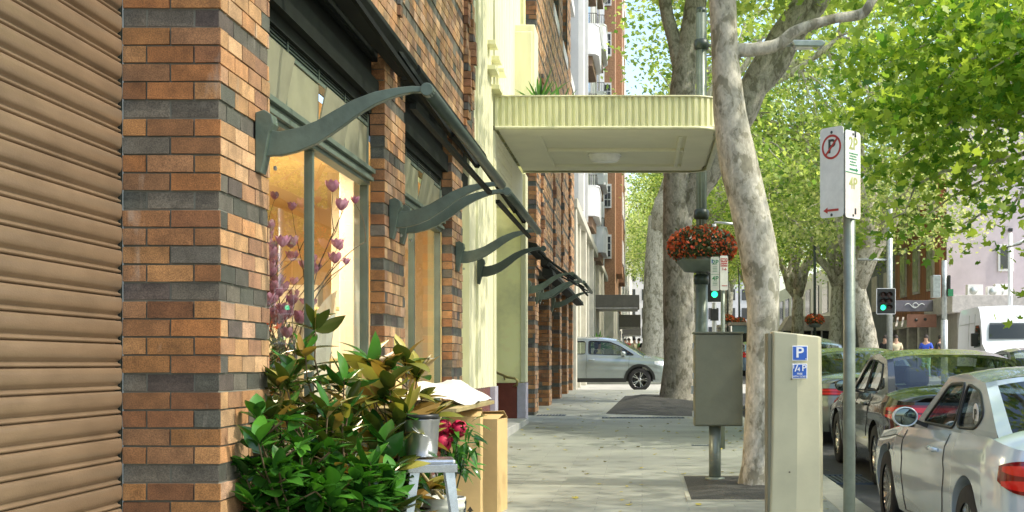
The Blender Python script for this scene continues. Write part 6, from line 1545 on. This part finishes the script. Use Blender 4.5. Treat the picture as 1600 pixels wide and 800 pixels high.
# bamboo pole leaning
t = tag(MB().tube([(PX(655, 8.9), 8.9, PZ(735, 8.9)), (PX(740, 9.6), 9.6, G(9.6) + .01)], .012, 8).build('wooden_stick', 'wood_board'), 'thin wooden stick leaning under the table behind the stool', 'stick')

# service covers set in the paving
for i, (px, py, w_, l_, lab) in enumerate(((862, 649, .55, .5, 'flat dark service cover in the paving beside the second brick building'), (1095, 696, .25, .22, 'small perforated metal cover in the paving behind the cabinet post'))):
    D = 2080 * CH / (py - 537); t = thing('service_cover', lab, 'service cover', (PX(px, D), D, G(D) + .002)); t.rotation_euler = (math.atan(S), 0, 0)
    MB().box(-w_ / 2, w_ / 2, -l_ / 2, l_ / 2, 0, .004).build('plate', 'drain', t); mb = MB()
    for k in range(8): mb.box(-w_ / 2 + .03 + k * (w_ - .06) / 8, -w_ / 2 + .03 + k * (w_ - .06) / 8 + .02, -l_ / 2 + .03, l_ / 2 - .03, .0045, .008)
    mb.build('tread', 'galv', t)
# fallen leaves and litter on the paving
RNG = np.random.default_rng(5)
N_ = 420; xs = np.concatenate([RNG.uniform(-2.0, 1.6, 260), RNG.normal(1.75, .35, 160)]); ys = RNG.uniform(7, 38, N_)
zz = np.where(xs > 1.97, S * ys - .112, S * ys + .008)
o = leaf_cloud('fallen_leaves', np.stack([xs, ys, zz], 1), np.tile([0, 0, 1.], (N_, 1)) + RNG.normal(size=(N_, 3)) * .12, .055, 'leaf_litter', None, 'maple'); tag(o, 'scattered small yellow fallen leaves on the paving and gutter', 'leaves', None, 'stuff')

# ------------------------------------------------------------------ camera, light, world
cam = bpy.data.cameras.new('camera'); co = bpy.data.objects.new('camera', cam); COL.objects.link(co); sc.camera = co
co.location = (0, 0, CH); co.rotation_euler = (math.pi / 2, 0, 0)
cam.sensor_width = 36; cam.lens = F / 1600 * 36; cam.shift_x = -(VX - 800) / 1600; cam.shift_y = (VY - 400) / 1600
cam.clip_start = .05; cam.clip_end = 4000
sd = Vector((.72, -.14, .84)).normalized(); el = math.asin(sd.z); az = math.atan2(sd.x, sd.y)
sun = bpy.data.lights.new('sun', 'SUN'); sun.energy = 3.9; sun.angle = R(.53); sun.color = (1, .93, .80)
so = bpy.data.objects.new('sun', sun); COL.objects.link(so); so.rotation_euler = sd.to_track_quat('Z', 'Y').to_euler(); so.location = (20, -10, 30)
w = bpy.data.worlds.new('World'); sc.world = w; w.use_nodes = True; N = w.node_tree.nodes; Lk = w.node_tree.links
bg = N['Background']; sk = N.new('ShaderNodeTexSky'); sk.sky_type = 'NISHITA'; sk.sun_disc = False; sk.sun_elevation = el; sk.sun_rotation = az
sk.air_density = 1.2; sk.dust_density = 2.5; sk.ozone_density = 1.0
Lk.new(sk.outputs[0], bg.inputs[0]); bg.inputs[1].default_value = .37
sc.view_settings.view_transform = 'Standard'; sc.view_settings.look = 'None'; sc.view_settings.exposure = 0; sc.view_settings.gamma = 1
sc.render.engine = 'CYCLES'; sc.cycles.max_bounces = 8; sc.cycles.transparent_max_bounces = 16; sc.cycles.transmission_bounces = 6; sc.cycles.diffuse_bounces = 5
